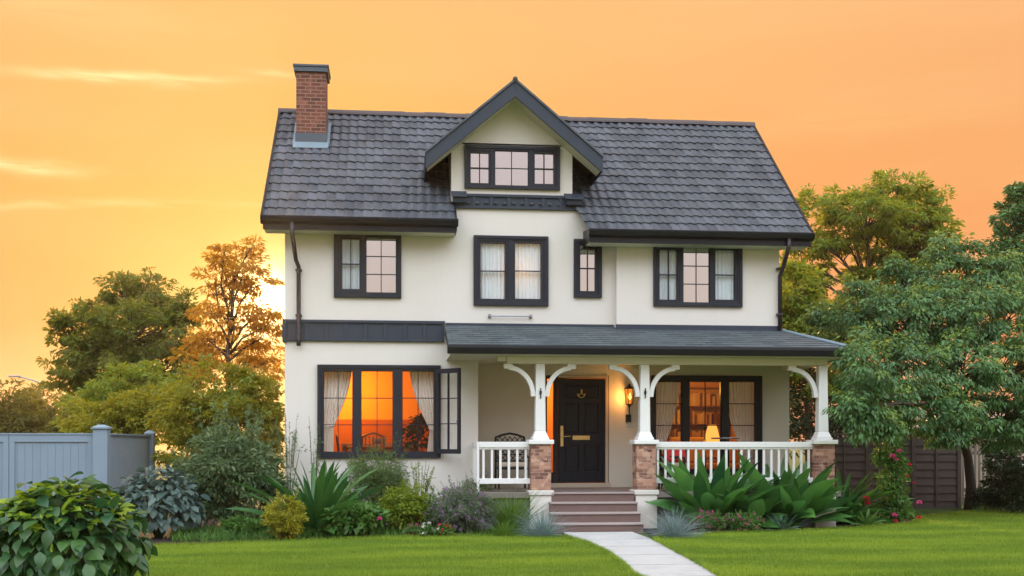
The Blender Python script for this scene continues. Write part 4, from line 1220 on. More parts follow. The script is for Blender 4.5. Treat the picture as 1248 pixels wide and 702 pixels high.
def chair(name, label, cat, loc, rz, mat_frame, mat_seat, wide=0.5, back_h=0.95, lattice=False, cushion=None, arms=True):
    t = thing(name, label, cat, loc); t.rotation_euler.z = rz
    w2 = wide / 2
    fm = MB()
    for sx in (-1, 1):
        MB().tube([(sx * w2, -0.24, 0.0), (sx * w2, -0.235, 0.42), (sx * w2, -0.23, 0.62 if arms else 0.43)], 0.02, 8).build('leg', mat_frame, t)
        MB().tube([(sx * w2, 0.27, 0.0), (sx * w2, 0.23, 0.42), (sx * (w2 - 0.01), 0.30, back_h)], 0.02, 8).build('leg', mat_frame, t)
        if arms: MB().tube([(sx * w2, -0.25, 0.62), (sx * w2, 0.0, 0.65), (sx * w2, 0.25, 0.63)], 0.022, 8).build('arm', mat_frame, t)
    fm.box(-w2, w2, -0.25, 0.24, 0.39, 0.43)
    fm.build('seat', mat_frame, t, 0.01)
    bm = MB()
    bm.tube([(-w2, 0.295, back_h - 0.02), (-w2 * 0.5, 0.30, back_h + 0.035), (0, 0.30, back_h + 0.065), (w2 * 0.5, 0.30, back_h + 0.035), (w2, 0.295, back_h - 0.02)], 0.022, 8)
    bm.tube([(-w2, 0.25, 0.55), (w2, 0.25, 0.55)], 0.015, 8)
    if lattice:
        n = 6
        for k in range(n):
            xa = -w2 + wide * k / n; xb = xa + wide / n
            for z0_, z1_ in ((0.56, 0.68), (0.68, 0.80), (0.80, 0.92), (0.92, back_h)):
                ya_, yb_ = 0.25 + (z0_ - 0.55) * 0.12, 0.25 + (z1_ - 0.55) * 0.12
                bm.tube([(xa, ya_, z0_), ((xa + xb) / 2 + 0.01, (ya_ + yb_) / 2, (z0_ + z1_) / 2), (xb, yb_, z1_)], 0.009, 5)
                bm.tube([(xb, ya_, z0_), ((xa + xb) / 2 - 0.01, (ya_ + yb_) / 2, (z0_ + z1_) / 2), (xa, yb_, z1_)], 0.009, 5)
        for z_ in (0.68, 0.80): bm.tube([(-w2, 0.25 + (z_ - .55) * .12, z_), (w2, 0.25 + (z_ - .55) * .12, z_)], 0.009, 5)
    else:
        for k in range(1, 6):
            xa = -w2 + wide * k / 6
            bm.tube([(xa, 0.25, 0.55), (xa, 0.297, back_h)], 0.012, 6)
    bm.build('backrest', mat_frame, t)
    if mat_seat:
        MB().box(-w2 + 0.02, w2 - 0.02, -0.24, 0.22, 0.432, 0.53).build('seat_cushion', mat_seat, t, 0.035, seg=3)
    return t
chair('porch_chair', 'ornate black lattice back porch chair with beige seat cushion left of the door', 'chair', (X(624, 0.25), 0.2, FL), 0.05, M['iron'], M['cushion'], 0.60, 1.04, True)
chair('porch_chair', 'dark porch chair with red cushion behind the right railing', 'chair', (X(822, -0.3), -0.25, FL), R(70), M['iron'], M['cushion'], 0.52, 0.80, False)
cq = MB().box(-0.22, 0.22, -0.07, 0.07, 0.0, 0.42)
c = tag(cq.build('throw_cushion', M['fabric_red'], None, 0.06, seg=4), 'red throw cushion propped on the chair behind the right railing', 'cushion')
c.location = (X(824, -0.42), -0.42, FL + 0.53); c.rotation_euler = (R(-14), 0, R(12))
# small bistro table
t = thing('bistro_table', 'small grey topped bistro table standing behind the right porch railing', 'table', (X(884, -0.35), -0.35, FL))
MB().lathe([(0.0, 0.99), (0.27, 0.99), (0.28, 1.005), (0.27, 1.02), (0.0, 1.02)], 28).build('table_top', M['steel'], t)
MB().lathe([(0.025, 0.02), (0.022, 0.985), (0.0, 0.989)], 12).build('pedestal', M['iron'], t)
MB().lathe([(0.22, 0.0), (0.20, 0.02), (0.03, 0.05), (0.0, 0.05)], 24).build('base', M['iron'], t)

# sitting room
t = thing('sideboard', 'wooden sideboard standing against the glowing back wall of the sitting room', 'sideboard', (X(462, 3.7), 3.72, FL))
MB().box(-0.75, 0.75, -0.22, 0.22, 0.10, 0.80).build('carcass', M['wood'], t, 0.008)
MB().box(-0.80, 0.80, -0.25, 0.25, 0.801, 0.84).build('worktop', M['wood'], t, 0.008)
for s in (-1, 1):
    d_ = MB().box(s * 0.37 - 0.33, s * 0.37 + 0.33, -0.24, -0.2205, 0.14, 0.76).build('door', M['wood'], t, 0.006)
    MB().lathe([(0.0, 0.02), (0.014, 0.01), (0.014, 0.0)], 10, (s * 0.08, -0.25, 0.5)).build('knob', M['brass'], d_)
for sx in (-1, 1):
    for sy in (-1, 1): MB().box(sx * 0.7 - 0.03, sx * 0.7 + 0.03, sy * 0.18 - 0.03, sy * 0.18 + 0.03, 0.0, 0.099).build('leg', M['wood'], t)
t = thing('dining_table', 'wooden dining table in the middle of the glowing sitting room', 'table', (X(452, 2.2), 2.2, FL))
MB().box(-0.62, 0.62, -0.42, 0.42, 0.86, 0.90).build('table_top', M['fabric_tan'], t, 0.008)
for sx in (-1, 1):
    for sy in (-1, 1): MB().box(sx * 0.56 - 0.03, sx * 0.56 + 0.03, sy * 0.36 - 0.03, sy * 0.36 + 0.03, 0, 0.859).build('leg', M['wood'], t)
chair('dining_chair', 'dark wooden chair on the near side of the sitting room table', 'chair', (X(455, 1.5), 1.45, FL), R(180), M['wood'], M['fabric_tan'], 0.46, 1.05, False, arms=False)
chair('dining_chair', 'dark wooden chair at the left end of the sitting room table', 'chair', (X(428, 2.2), 2.2, FL), R(95), M['wood'], M['fabric_tan'], 0.46, 1.05, False, arms=False)
t = thing('bowl', 'shallow pale bowl on the sitting room table', 'bowl', (X(460, 2.1), 2.1, FL + 0.90))
MB().lathe([(0.0, 0.0), (0.08, 0.0), (0.20, 0.10), (0.21, 0.11), (0.19, 0.10), (0.07, 0.02), (0.0, 0.02)], 24).build('vessel', M['stone'], t, smooth=True)
t = thing('potted_plant', 'dark potted plant inside the right light of the glowing window', 'plant', (X(513, 1.2), 1.2, FL))
MB().lathe([(0.0, 0.0), (0.13, 0.0), (0.17, 0.32), (0.18, 0.34), (0.15, 0.33), (0.0, 0.30)], 20).build('pot', M['step'], t, smooth=True)
C_, N_, K_ = clumps_on([(0, 0, 1.05, 0.26, 0.26, 0.45), (0.08, 0, 1.35, 0.18, 0.18, 0.22)], 46, 0.4)
V_, F_ = foliage(C_, N_, 14, 0.10, 0.13, 0.4)
mesh_np('foliage', V_, [F_], leafmat('leaf_houseplant', (0.015, 0.035, 0.010), (0.035, 0.07, 0.02), 0.2), t)
MB().tube([(0, 0, 0.3), (0.03, 0, 0.7), (0.0, 0, 1.2)], 0.015, 6).build('stem', M['wood'], t)
# dining room
t = thing('side_table', 'small wooden side table under the lamp in the porch window', 'table', (X(868, 2.2), 2.2, FL))
MB().lathe([(0.0, 0.56), (0.28, 0.56), (0.28, 0.59), (0.0, 0.59)], 24).build('table_top', M['wood'], t)
for k in range(3):
    a = k * 2.094; MB().tube([(0.2 * math.cos(a), 0.2 * math.sin(a), 0.56), (0.23 * math.cos(a), 0.23 * math.sin(a), 0)], 0.018, 6).build('leg', M['wood'], t)
t = thing('table_lamp', 'lit table lamp with a pale conical shade inside the porch window', 'lamp', (X(868, 2.2), 2.2, FL + 0.59))
MB().lathe([(0.0, 0.0), (0.09, 0.0), (0.09, 0.02), (0.03, 0.05), (0.06, 0.15), (0.05, 0.24), (0.015, 0.30), (0.012, 0.36), (0.0, 0.36)], 20).build('base', M['brass'], t, smooth=True)
M['shade'] = emit('lit_lamp_shade', (1.0, 0.36, 0.06), 1.5)
MB().lathe([(0.19, 0.33), (0.09, 0.72), (0.085, 0.72), (0.185, 0.33)], 24).build('lamp_shade', M['shade'], t, smooth=True)
t = thing('bookcase', 'open wooden bookcase seen through the middle light of the porch window', 'bookcase', (X(850, 4.1), 4.15, FL))
mb = MB()
for xx in (-0.7, 0.66): mb.box(xx, xx + 0.04, -0.16, 0.16, 0, 2.25)
for k_ in range(6): mb.box(-0.659, 0.659, -0.16, 0.16, 0.04 + k_ * 0.43, 0.07 + k_ * 0.43)
mb.build('shelf_frame', M['wood'], t)
for k_ in range(5):
    xx = -0.64
    while xx < 0.55:
        wd_ = random.uniform(0.03, 0.07); hh_ = random.uniform(0.22, 0.34)
        if random.random() < 0.8: MB().box(xx, xx + wd_ - 0.004, -0.12, 0.08, 0.071 + k_ * 0.43, 0.071 + k_ * 0.43 + hh_).build('book', M[random.choice(['fabric_tan', 'wood', 'cushion', 'trim_beige'])], t)
        xx += wd_
t = thing('sofa', 'patterned tan sofa in the room behind the porch window', 'sofa', (X(862, 3.4), 3.3, FL))
MB().box(-0.85, 0.85, -0.35, 0.35, 0.12, 0.45).build('seat', M['fabric_tan'], t, 0.05, seg=3)
MB().box(-0.85, 0.85, 0.18, 0.40, 0.451, 1.05).build('backrest', M['fabric_tan'], t, 0.06, seg=3)
for s in (-1, 1):
    MB().box(s * 0.95 - 0.1, s * 0.95 + 0.1, -0.38, 0.40, 0.1, 0.68).build('arm', M['fabric_tan'], t, 0.05, seg=3)
    for yy in (-0.3, 0.3): MB().box(s * 0.88 - 0.03, s * 0.88 + 0.03, yy - 0.03, yy + 0.03, 0, 0.119).build('leg', M['wood'], t)

# ================================================================== FENCES
M['fence_blue'] = plain('grey_blue_fence_paint', (0.215, 0.285, 0.345), 0.6, 0.08, 2.0, 0.1, 40, dirt=0.15, dirtcol=(0.15, 0.18, 0.19))
M['fence_brown'] = plain('weathered_dark_boards', (0.095, 0.070, 0.062), 0.85, 0.35, 3.0, 0.3, 40, dirt=0.3, dirtcol=(0.04, 0.035, 0.03))
fx, fy = far(124, 22.0)
FH = Z(528, fx, fy)
t = thing('panel_fence', 'pale blue grey painted panel fence with capped corner post at the left', 'fence', (fx, fy, 0))
def fence_panel(L, along, name, u0):
    """framed board panel from u0 to u0+L, along 'x' (negative) or 'y'"""
    mb = MB()
    def bx(a, b, t0, t1, z0, z1):
        if along == 'x': mb.box(-b, -a, t0, t1, z0, z1)
        else: mb.box(t0, t1, a, b, z0, z1)
    n = max(3, int(L / 0.135))
    for i in range(n):
        a = u0 + L * i / n; b = u0 + L * (i + 1) / n - 0.003
        bx(a + 0.002, b, -0.010, 0.010, 0.10, FH - 0.09)
    bx(u0, u0 + L, -0.035, -0.0105, FH - 0.17, FH - 0.031); bx(u0, u0 + L, -0.035, -0.0105, 0.08, 0.2)
    bx(u0 - 0.0, u0 + 0.10, -0.034, -0.0105, 0.2005, FH - 0.1705); bx(u0 + L - 0.10, u0 + L, -0.034, -0.0105, 0.2005, FH - 0.1705)
    bx(u0, u0 + L, -0.05, 0.05, FH - 0.03, FH); bx(u0 + 0.001, u0 + L - 0.001, -0.004, 0.006, 0.101, FH - 0.091)
    return mb.build('panel', M['fence_blue'], t, 0.004)
for i in range(4): fence_panel(1.55, 'x', 'panel', 0.15 + i * 1.56)
for i in range(5): fence_panel(0.83, 'y', 'panel', 0.15 + i * 0.84)
def post(x, y, hh, wdt=0.135, cap=True):
    p = MB().box(x - wdt, x + wdt, y - wdt, y + wdt, -0.05, hh).build('post', M['fence_blue'], t, 0.008)
    if cap: MB().box(x - wdt - 0.03, x + wdt + 0.03, y - wdt - 0.03, y + wdt + 0.03, hh + 0.001, hh + 0.035).taper(x, y, hh + 0.036, hh + 0.085, 2 * wdt + 0.02, 0.10).build('post_cap', M['fence_blue'], p, 0.006)
post(0, 0, FH + 0.08)
post(0.0, 4.45, FH + 0.02, 0.09)

fxa, fya = X(1000, 4.6), 4.6
FH2 = Z(531, X(1100, 4.6), 4.6)
t2 = thing('lap_board_fence', 'dark brown horizontal lap board fence in shade under the right hand tree', 'fence', (fxa, fya, 0))
xs_ = [0, 1.55, X(1112, 4.6) - fxa]
xe_ = X(1168, 4.6) - fxa
posts = list(np.linspace(0, xe_, 4))
for a, b in zip(posts, posts[1:]):
    mb = MB(); n = 9
    for i in range(n):
        z0_ = -0.03 + i * (FH2 - 0.02) / n; z1_ = z0_ + (FH2 - 0.02) / n + 0.015
        mb.prism([(-0.030, z0_), (-0.018, z0_), (0.008, z1_), (-0.004, z1_)], 'x', a + 0.04, b - 0.04)
    mid = (a + b) / 2
    mb.box(mid - 0.025, mid + 0.025, -0.05, -0.0315, 0.05, FH2 - 0.05)
    mb.build('panel', M['fence_brown'], t2, 0.003)
for a in posts: MB().box(a - 0.05, a + 0.05, -0.055, 0.055, -0.05, FH2 + 0.02).build('post', M['fence_brown'], t2, 0.006)
MB().box(0, xe_, -0.05, 0.05, FH2 + 0.021, FH2 + 0.05).build('capping', M['fence_brown'], t2, 0.004)
M['picket'] = plain('pale_bare_pickets', (0.24, 0.20, 0.15), 0.85, 0.2, 5.0, 0.2, 50, dirt=0.3)
xp0 = X(1172, 5.6); xp1 = X(1222, 5.6); FH3 = Z(530, xp0, 5.6)
t3 = thing('picket_fence', 'pale upright picket fence in the shade behind the tree trunk', 'fence', (xp0, 5.6, 0))
mb = MB(); n = 10
for i in range(n):
    a = (xp1 - xp0) * i / n
    hgt = FH3 + random.uniform(-0.02, 0.02)
    mb.prism([(a, 0.04), (a + 0.06, 0.04), (a + 0.06, hgt - 0.03), (a + 0.03, hgt), (a, hgt - 0.03)], 'y', -0.012, 0.010)
mb.build('pickets', M['picket'], t3)
MB().box(0, xp1 - xp0, 0.0105, 0.05, 0.35, 0.44).build('rail', M['picket'], t3); MB().box(0, xp1 - xp0, 0.0105, 0.05, 1.3, 1.39).build('rail', M['picket'], t3)
# neighbour's low outbuilding beyond the fences
M['tan_render'] = plain('tan_render', (0.42, 0.32, 0.23), 0.9, 0.1, 2.0, 0.2, 60)
M['tan_tile'] = roofmat('tan_roof_tile', (0.30, 0.19, 0.13), (0.42, 0.28, 0.19), 0.24, 0.3, 0.008, 0.5, 0.8, 0.4, 0.3, porch_uv, 0.3)
ox, oy = far(1150, 36)
t4 = thing('outbuilding', 'low tan outbuilding with a shallow tiled roof beyond the right fence', 'building', (ox, oy, 0))
mb = MB(); holed(mb, -3.2, 4.5, -0.05, 2.0, -2.0, -1.8, [(-1.6, -0.7, 0.0, 1.9), (0.8, 1.8, 0.9, 1.7)])
mb.box(-3.2, -3.0, -1.8, 2.0, -0.05, 2.0).box(4.3, 4.5, -1.8, 2.0, -0.05, 2.0).box(-3.0, 4.3, 1.8, 2.0, -0.05, 2.0)
mb.build('wall', M['tan_render'], t4)
MB().box(-1.58, -0.72, -1.95, -1.9, 0, 1.88).build('door', M['wood'], t4)
wf = MB(); holed(wf, 0.81, 1.79, 0.91, 1.69, -1.97, -1.92, [(0.87, 1.28, 0.97, 1.63), (1.32, 1.73, 0.97, 1.63)]); wf = wf.build('window', M['white'], t4)
MB().box(0.83, 1.77, -1.945, -1.94, 0.93, 1.67).build('pane', M['glass_coated'], wf)
mb = MB().prism([(-2.35, 1.98), (0, 2.75), (2.35, 1.98), (2.35, 1.9), (0, 2.66), (-2.35, 1.9)], 'x', -3.5, 4.8)
mb.build('roof', M['tan_tile'], t4)

# street lamp far beyond the left fence
lx, ly = far(49, 70)
t5 = thing('street_lamp', 'distant grey street lamp with a single arm above the left trees', 'street lamp', (lx, ly, 0))
zz = 1.6 + (540 - 464) * 70 / 1395
MB().tube([(0, 0, 0), (0, 0, zz - 0.4), (-0.05, 0, zz - 0.15), (-0.35, 0, zz)], [0.09, 0.065, 0.06, 0.05], 10).build('pole', M['steel'], t5)
MB().tube([(-0.35, 0, zz), (-1.2, 0, zz + 0.22)], 0.045, 8).build('arm', M['steel'], t5)
MB().box(-1.85, -1.15, -0.13, 0.13, zz + 0.2, zz + 0.32).build('lamp_head', M['steel'], t5, 0.05)

def lobe(px, py, rx, ry, d, dy=0.8):
    """an ellipsoid lobe seen at pixel px,py with pixel radii rx,ry at viewing depth d"""
    x, y = far(px, d); s = d / FPX
    return (x, y, CAM[2] + (540 - py) * s, rx * s, rx * s * dy, ry * s)

def tree(name, label, base, lobes, nclump, nleaf, cr, L, mat, bark, trunk_r, asp=0.45, flat=0.5, droop=0.3, shell=0.45, twigs=0.35, group=None, cat='tree', fork=0.35, lean=0.0, limb_r=0.45, drop_low=True, cheap=True, extra=None, twig_r=0.14, lit_top=None):
    bx_, by_ = base
    t = thing(name, label, cat, (bx_, by_, 0), group)
    off = np.array([bx_, by_, 0, 0, 0, 0])
    lob = [tuple(np.array(l) - off) for l in lobes]
    C_, N_, K = clumps_on(lob, nclump, shell)
    if drop_low:
        ok = C_[:, 2] > 0.15; C_, N_, K = C_[ok], N_[ok], K[ok]
    V, F = foliage(C_, N_, nleaf, cr, L, asp, flat, droop, cheap=cheap)
    mesh_np('crown', V, [F], mat, t)
    if lit_top:                      # paler leaves on the clump tops, sunlit look put into their colour
        lit_mat, fr, ny = lit_top
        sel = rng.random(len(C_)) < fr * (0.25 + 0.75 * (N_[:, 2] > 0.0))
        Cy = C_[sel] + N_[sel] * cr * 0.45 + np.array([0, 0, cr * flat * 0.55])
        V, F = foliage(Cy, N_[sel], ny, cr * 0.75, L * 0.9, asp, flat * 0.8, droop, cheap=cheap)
        mesh_np('lit_top_leaves', V, [F], lit_mat, t)
    top = np.mean([l[2] for l in lob]); mb = MB()
    cxm, cym = np.mean([l[0] for l in lob]), np.mean([l[1] for l in lob])
    zf = max(0.3, fork * max(l[2] for l in lob))
    tip = Vector((cxm * 0.6, cym * 0.6, top))
    fork_p = Vector((cxm * 0.15 + lean, cym * 0.1, zf))
    mb.tube([(0, 0, -0.1), (0.03 + lean * 0.3, 0, zf * 0.3), (lean * 0.6 + cxm * 0.05, cym * 0.05, zf * 0.7), fork_p, fork_p.lerp(tip, 0.5) + Vector((random.uniform(-.1, .1), 0, 0)), tip],
            [trunk_r * 1.35, trunk_r, trunk_r * 0.88, trunk_r * 0.78, trunk_r * 0.45, trunk_r * 0.2], 10)
    heads = []
    for l in lob:
        c = Vector(l[:3])
        s = fork_p.lerp(tip, min(0.8, max(0.0, (c.z - zf) / (top - zf + 1e-3) * 0.5)))
        m1 = s.lerp(c, 0.4) + Vector((random.uniform(-1, 1), random.uniform(-1, 1), random.uniform(0.0, 1))) * 0.12 * (c - s).length
        mb.tube([s, m1, s.lerp(c, 0.75) + (m1 - s.lerp(c, 0.4)) * 0.5, c], [trunk_r * limb_r, trunk_r * limb_r * 0.7, trunk_r * limb_r * 0.45, trunk_r * limb_r * 0.25], 7)
        heads.append((s, m1, c))
    for i in range(len(C_)):
        if random.random() > twigs: continue
        s, m1, c = heads[K[i]]
        e = Vector(C_[i]); st_ = m1.lerp(c, random.uniform(0.2, 1.0))
        md = st_.lerp(e, 0.55) + Vector((random.uniform(-1, 1), random.uniform(-1, 1), random.uniform(-.2, 1))) * 0.1 * (e - st_).length
        mb.tube([st_, md, e], [trunk_r * twig_r, trunk_r * twig_r * 0.65, trunk_r * twig_r * 0.25], 4, caps=False)
    mb.build('trunk', bark, t, smooth=True)
    return t

M['bark'] = plain('bark', (0.085, 0.058, 0.04), 0.9, 0.35, 6.0, 0.7, 25)
M['bark_dark'] = plain('dark_bark', (0.040, 0.028, 0.022), 0.9, 0.35, 6.0, 0.7, 25)
M['stem'] = plain('green_stem', (0.09, 0.12, 0.035), 0.7, 0.2, 8.0)
LM = leafmat
M['l_green'] = LM('leaf_mid_green', (0.050, 0.095, 0.018), (0.15, 0.205, 0.034), 0.42, tcol=(0.46, 0.44, 0.03), nsc=0.5)
M['l_orange'] = LM('leaf_backlit_amber', (0.24, 0.115, 0.012), (0.42, 0.24, 0.018), 0.60, tcol=(0.98, 0.52, 0.04), nsc=0.6)  # amber leaves with the sun's flare tint put into the colour
M['l_yellow'] = LM('leaf_yellow_green', (0.10, 0.14, 0.014), (0.30, 0.31, 0.026), 0.45, tcol=(0.68, 0.58, 0.04), nsc=0.7)
M['l_olive'] = LM('leaf_olive', (0.075, 0.090, 0.016), (0.17, 0.165, 0.026), 0.40, tcol=(0.45, 0.36, 0.03), nsc=0.3)
M['l_bright'] = LM('leaf_bright_green', (0.080, 0.155, 0.016), (0.20, 0.285, 0.030), 0.45, tcol=(0.56, 0.56, 0.04), nsc=0.5)
M['l_deep'] = LM('leaf_deep_green', (0.038, 0.120, 0.040), (0.150, 0.300, 0.090), 0.28, tcol=(0.24, 0.36, 0.09), rough=0.42, spec=0.5, nsc=0.9)
M['l_lit_top'] = LM('leaf_lit_lime', (0.11, 0.21, 0.035), (0.26, 0.36, 0.075), 0.36, tcol=(0.45, 0.52, 0.07), nsc=0.9)  # lighter lime for clump tops, sunlight put into the colour
M['l_dark'] = LM('leaf_dark_green', (0.012, 0.030, 0.010), (0.032, 0.065, 0.018), 0.25, nsc=0.9)

G_L = 'trees behind the left fence'
# big green tree
L1 = [lobe(186, 352, 22, 16, 42), lobe(146, 352, 20, 18, 42.5), lobe(165, 372, 40, 24, 43), lobe(118, 378, 22, 16, 42), lobe(222, 372, 18, 14, 42), lobe(80, 418, 16, 14, 42), lobe(108, 405, 40, 32, 42), lobe(165, 405, 58, 36, 41), lobe(212, 402, 34, 30, 42), lobe(92, 448, 34, 36, 42), lobe(145, 445, 62, 42, 41.5), lobe(203, 450, 44, 42, 42), lobe(225, 385, 18, 18, 42)]
tree('broad_tree', 'broad dark green tree behind the left fence, highest among the plain green ones', far(150, 42), L1, 400, 62, 0.36, 0.19, M['l_green'], M['bark'], 0.20, group=G_L, lit_top=(M['l_olive'], 0.5, 20))
L2 = [lobe(275, 300, 20, 10, 36), lobe(305, 302, 16, 10, 36), lobe(290, 318, 30, 12, 36.4), lobe(262, 338, 24, 11, 36), lobe(312, 342, 30, 12, 36), lobe(285, 352, 36, 12, 36.5), lobe(252, 378, 22, 12, 36), lobe(320, 378, 24, 12, 36), lobe(285, 385, 46, 14, 36), lobe(250, 412, 26, 14, 36), lobe(318, 412, 28, 14, 36), lobe(280, 425, 55, 18, 36.4), lobe(240, 440, 30, 18, 36), lobe(320, 445, 30, 18, 36), lobe(285, 450, 56, 16, 36), lobe(330, 395, 18, 14, 35.6), lobe(298, 330, 22, 12, 35.8), lobe(268, 318, 16, 10, 36)]
tree('amber_tree', 'tall slender tree with flare tinted amber leaves standing right before the setting sun', far(277, 36), L2, 300, 26, 0.28, 0.17, M['l_orange'], M['bark'], 0.10, asp=0.36, flat=0.38, droop=0.45, shell=0.3, twigs=0.8, group=G_L, fork=0.45)
L3 = [lobe(165, 470, 52, 26, 33), lobe(130, 490, 40, 24, 33), lobe(195, 488, 38, 26, 33), lobe(165, 500, 60, 30, 33)]
tree('small_tree', 'small rounded fresh green tree in front of the broad tree at left', far(165, 33), L3, 170, 50, 0.32, 0.15, M['l_bright'], M['bark'], 0.09, group=G_L)
L4 = [lobe(110, 508, 38, 20, 29.5), lobe(160, 503, 42, 22, 29.5), lobe(195, 498, 34, 26, 29.5), lobe(140, 525, 60, 20, 29.5)]
tree('flowering_bush', 'loose yellow green bush tinged red just over the corner of the pale fence', far(150, 29.5), L4, 210, 46, 0.24, 0.12, M['l_yellow'], M['bark'], 0.05, cat='bush', group='bushes behind the left fence')
L5 = [lobe(262, 478, 48, 34, 27), lobe(310, 488, 38, 34, 27), lobe(232, 505, 42, 36, 26.5), lobe(285, 520, 60, 42, 26.5), lobe(245, 545, 48, 30, 26.5), lobe(320, 535, 30, 40, 27)]
tree('golden_bush', 'tall golden green bush glowing between the fence end and the house', far(270, 26.8), L5, 420, 52, 0.26, 0.115, M['l_yellow'], M['bark'], 0.07, cat='bush', group='bushes behind the left fence', lit_top=(M['l_lit_top'], 0.45, 12))
for (p, q, rr, ry, d, nm, lb, mt) in [(8, 500, 40, 34, 50, 'hedge_tree', 'olive tree mass at the far left edge over the pale fence', 'l_olive'), (55, 500, 34, 30, 55, 'hedge_tree', 'dim olive tree under the distant street lamp', 'l_olive'), (95, 505, 26, 34, 52, 'hedge_tree', 'low dark tree filling the gap left of the broad tree', 'l_green'), (-50, 495, 45, 40, 50, 'hedge_tree', 'olive tree beyond the left border of the view', 'l_olive')]:
    lb_ = [lobe(p, q, rr, ry, d), lobe(p - rr * 0.5, q + 14, rr * 0.7, ry * 0.8, d), lobe(p + rr * 0.5, q + 12, rr * 0.7, ry * 0.8, d), lobe(p, q + 30, rr, ry, d)]
    if p > -30: tree(nm, lb, far(p, d), lb_, 150, 46, 0.42, 0.2, M[mt], M['bark'], 0.12, group='far trees at left')
# right: umbrella tree with open crown
L7 = [lobe(1075, 232, 52, 18, 40), lobe(1020, 250, 44, 22, 40), lobe(1125, 252, 34, 22, 40), lobe(985, 285, 34, 26, 40), lobe(1140, 285, 24, 24, 40), lobe(1055, 258, 56, 20, 39), lobe(1100, 272, 48, 22, 39.3), lobe(1030, 290, 26, 14, 40), lobe(972, 325, 28, 26, 40), lobe(1118, 312, 36, 18, 40), lobe(1050, 335, 26, 14, 40), lobe(1080, 345, 40, 18, 40), lobe(975, 365, 30, 26, 40), lobe(1148, 268, 16, 20, 40), lobe(1085, 300, 44, 22, 40), lobe(1110, 340, 36, 26, 40), lobe(1010, 300, 34, 18, 39.5), lobe(1000, 345, 30, 24, 39.5), lobe(1060, 372, 46, 18, 40), lobe(1135, 300, 24, 26, 40)]
tree('umbrella_tree', 'wide umbrella shaped green tree with bare limbs showing, beyond the right roof end', far(1050, 40), L7, 430, 56, 0.34, 0.19, M['l_bright'], M['bark'], 0.17, asp=0.4, flat=0.42, shell=0.35, twigs=0.75, group='trees at right', fork=0.42, twig_r=0.16, lit_top=(M['l_lit_top'], 0.35, 18))
L10 = [lobe(968, 355, 26, 36, 31), lobe(985, 390, 30, 34, 31), lobe(960, 410, 30, 40, 31), lobe(1005, 395, 32, 26, 31), lobe(985, 440, 40, 50, 31)]
tree('yellow_green_tree', 'yellow green tree squeezed between the right house corner and the dense tree', far(985, 31), L10, 240, 50, 0.30, 0.15, M['l_bright'], M['bark'], 0.10, group='trees at right')
L9 = [lobe(1236, 262, 20, 26, 33), lobe(1250, 295, 32, 30, 33), lobe(1228, 310, 22, 24, 33), lobe(1262, 255, 24, 36, 33), lobe(1255, 340, 45, 40, 33), lobe(1240, 236, 8, 14, 33)]
tree('edge_tree', 'dark green tree cut by the right edge, rising above the dense tree', far(1255, 33), L9, 200, 50, 0.30, 0.17, M['l_deep'], M['bark'], 0.12, group='trees at right')
# near dense tree
L8 = [lobe(1160, 330, 46, 26, 26), lobe(1115, 352, 40, 26, 25.5), lobe(1205, 345, 46, 30, 26), lobe(1055, 385, 44, 32, 25), lobe(1020, 405, 34, 30, 26), lobe(1100, 395, 58, 40, 24.5), lobe(1165, 385, 60, 42, 24.5), lobe(1230, 390, 60, 50, 25), lobe(1060, 440, 44, 36, 23.4), lobe(1110, 455, 50, 40, 23), lobe(1175, 455, 58, 44, 23.5), lobe(1240, 455, 60, 50, 24), lobe(1066, 490, 34, 28, 22.6), lobe(1050, 470, 24, 30, 22.4), lobe(1110, 500, 44, 26, 22.6), lobe(1170, 505, 44, 24, 23), lobe(1240, 510, 60, 26, 24), lobe(1078, 520, 22, 16, 22.5), lobe(1295, 440, 60, 90, 25), lobe(1056, 450, 32, 34, 20.6), lobe(1048, 494, 26, 30, 20.6), lobe(1064, 515, 28, 22, 20.8), lobe(1150, 525, 30, 16, 23), lobe(1215, 530, 40, 18, 24.5), lobe(1150, 303, 16, 14, 26), lobe(1180, 310, 18, 14, 26), lobe(1092, 330, 18, 14, 25.5), lobe(1228, 322, 20, 14, 26), lobe(1048, 352, 18, 14, 25), lobe(1000, 385, 18, 14, 26)]
tree('dense_tree', 'dense deep green tree overhanging the right porch corner and the brown fence', far(1182, 27.5), L8, 1080, 58, 0.25, 0.11, M['l_deep'], M['bark_dark'], 0.115, asp=0.40, flat=0.5, droop=0.8, shell=0.62, twigs=0.35, group='trees at right', fork=0.30, cheap=True, lit_top=(M['l_lit_top'], 0.55, 16))
# hedge seen through the porch and dark shrubs in the far right corner
Lh = [lobe(960 + i * 24, 505 - (i % 2) * 10, 26, 48, 31 + (i % 2)) for i in range(6)]
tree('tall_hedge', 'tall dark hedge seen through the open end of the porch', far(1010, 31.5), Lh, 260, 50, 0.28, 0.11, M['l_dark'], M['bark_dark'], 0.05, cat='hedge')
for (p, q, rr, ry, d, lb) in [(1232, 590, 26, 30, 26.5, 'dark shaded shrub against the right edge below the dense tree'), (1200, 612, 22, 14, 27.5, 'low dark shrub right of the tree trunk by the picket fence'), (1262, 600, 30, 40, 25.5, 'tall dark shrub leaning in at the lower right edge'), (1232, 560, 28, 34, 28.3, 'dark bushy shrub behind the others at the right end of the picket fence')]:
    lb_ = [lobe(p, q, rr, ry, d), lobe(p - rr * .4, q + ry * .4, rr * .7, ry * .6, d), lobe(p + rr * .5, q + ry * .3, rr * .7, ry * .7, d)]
    tree('shaded_shrub', lb, far(p, d), lb_, 90, 46, 0.18, 0.09, M['l_dark'], M['bark_dark'], 0.025, cat='shrub', group='shrubs in the right corner')

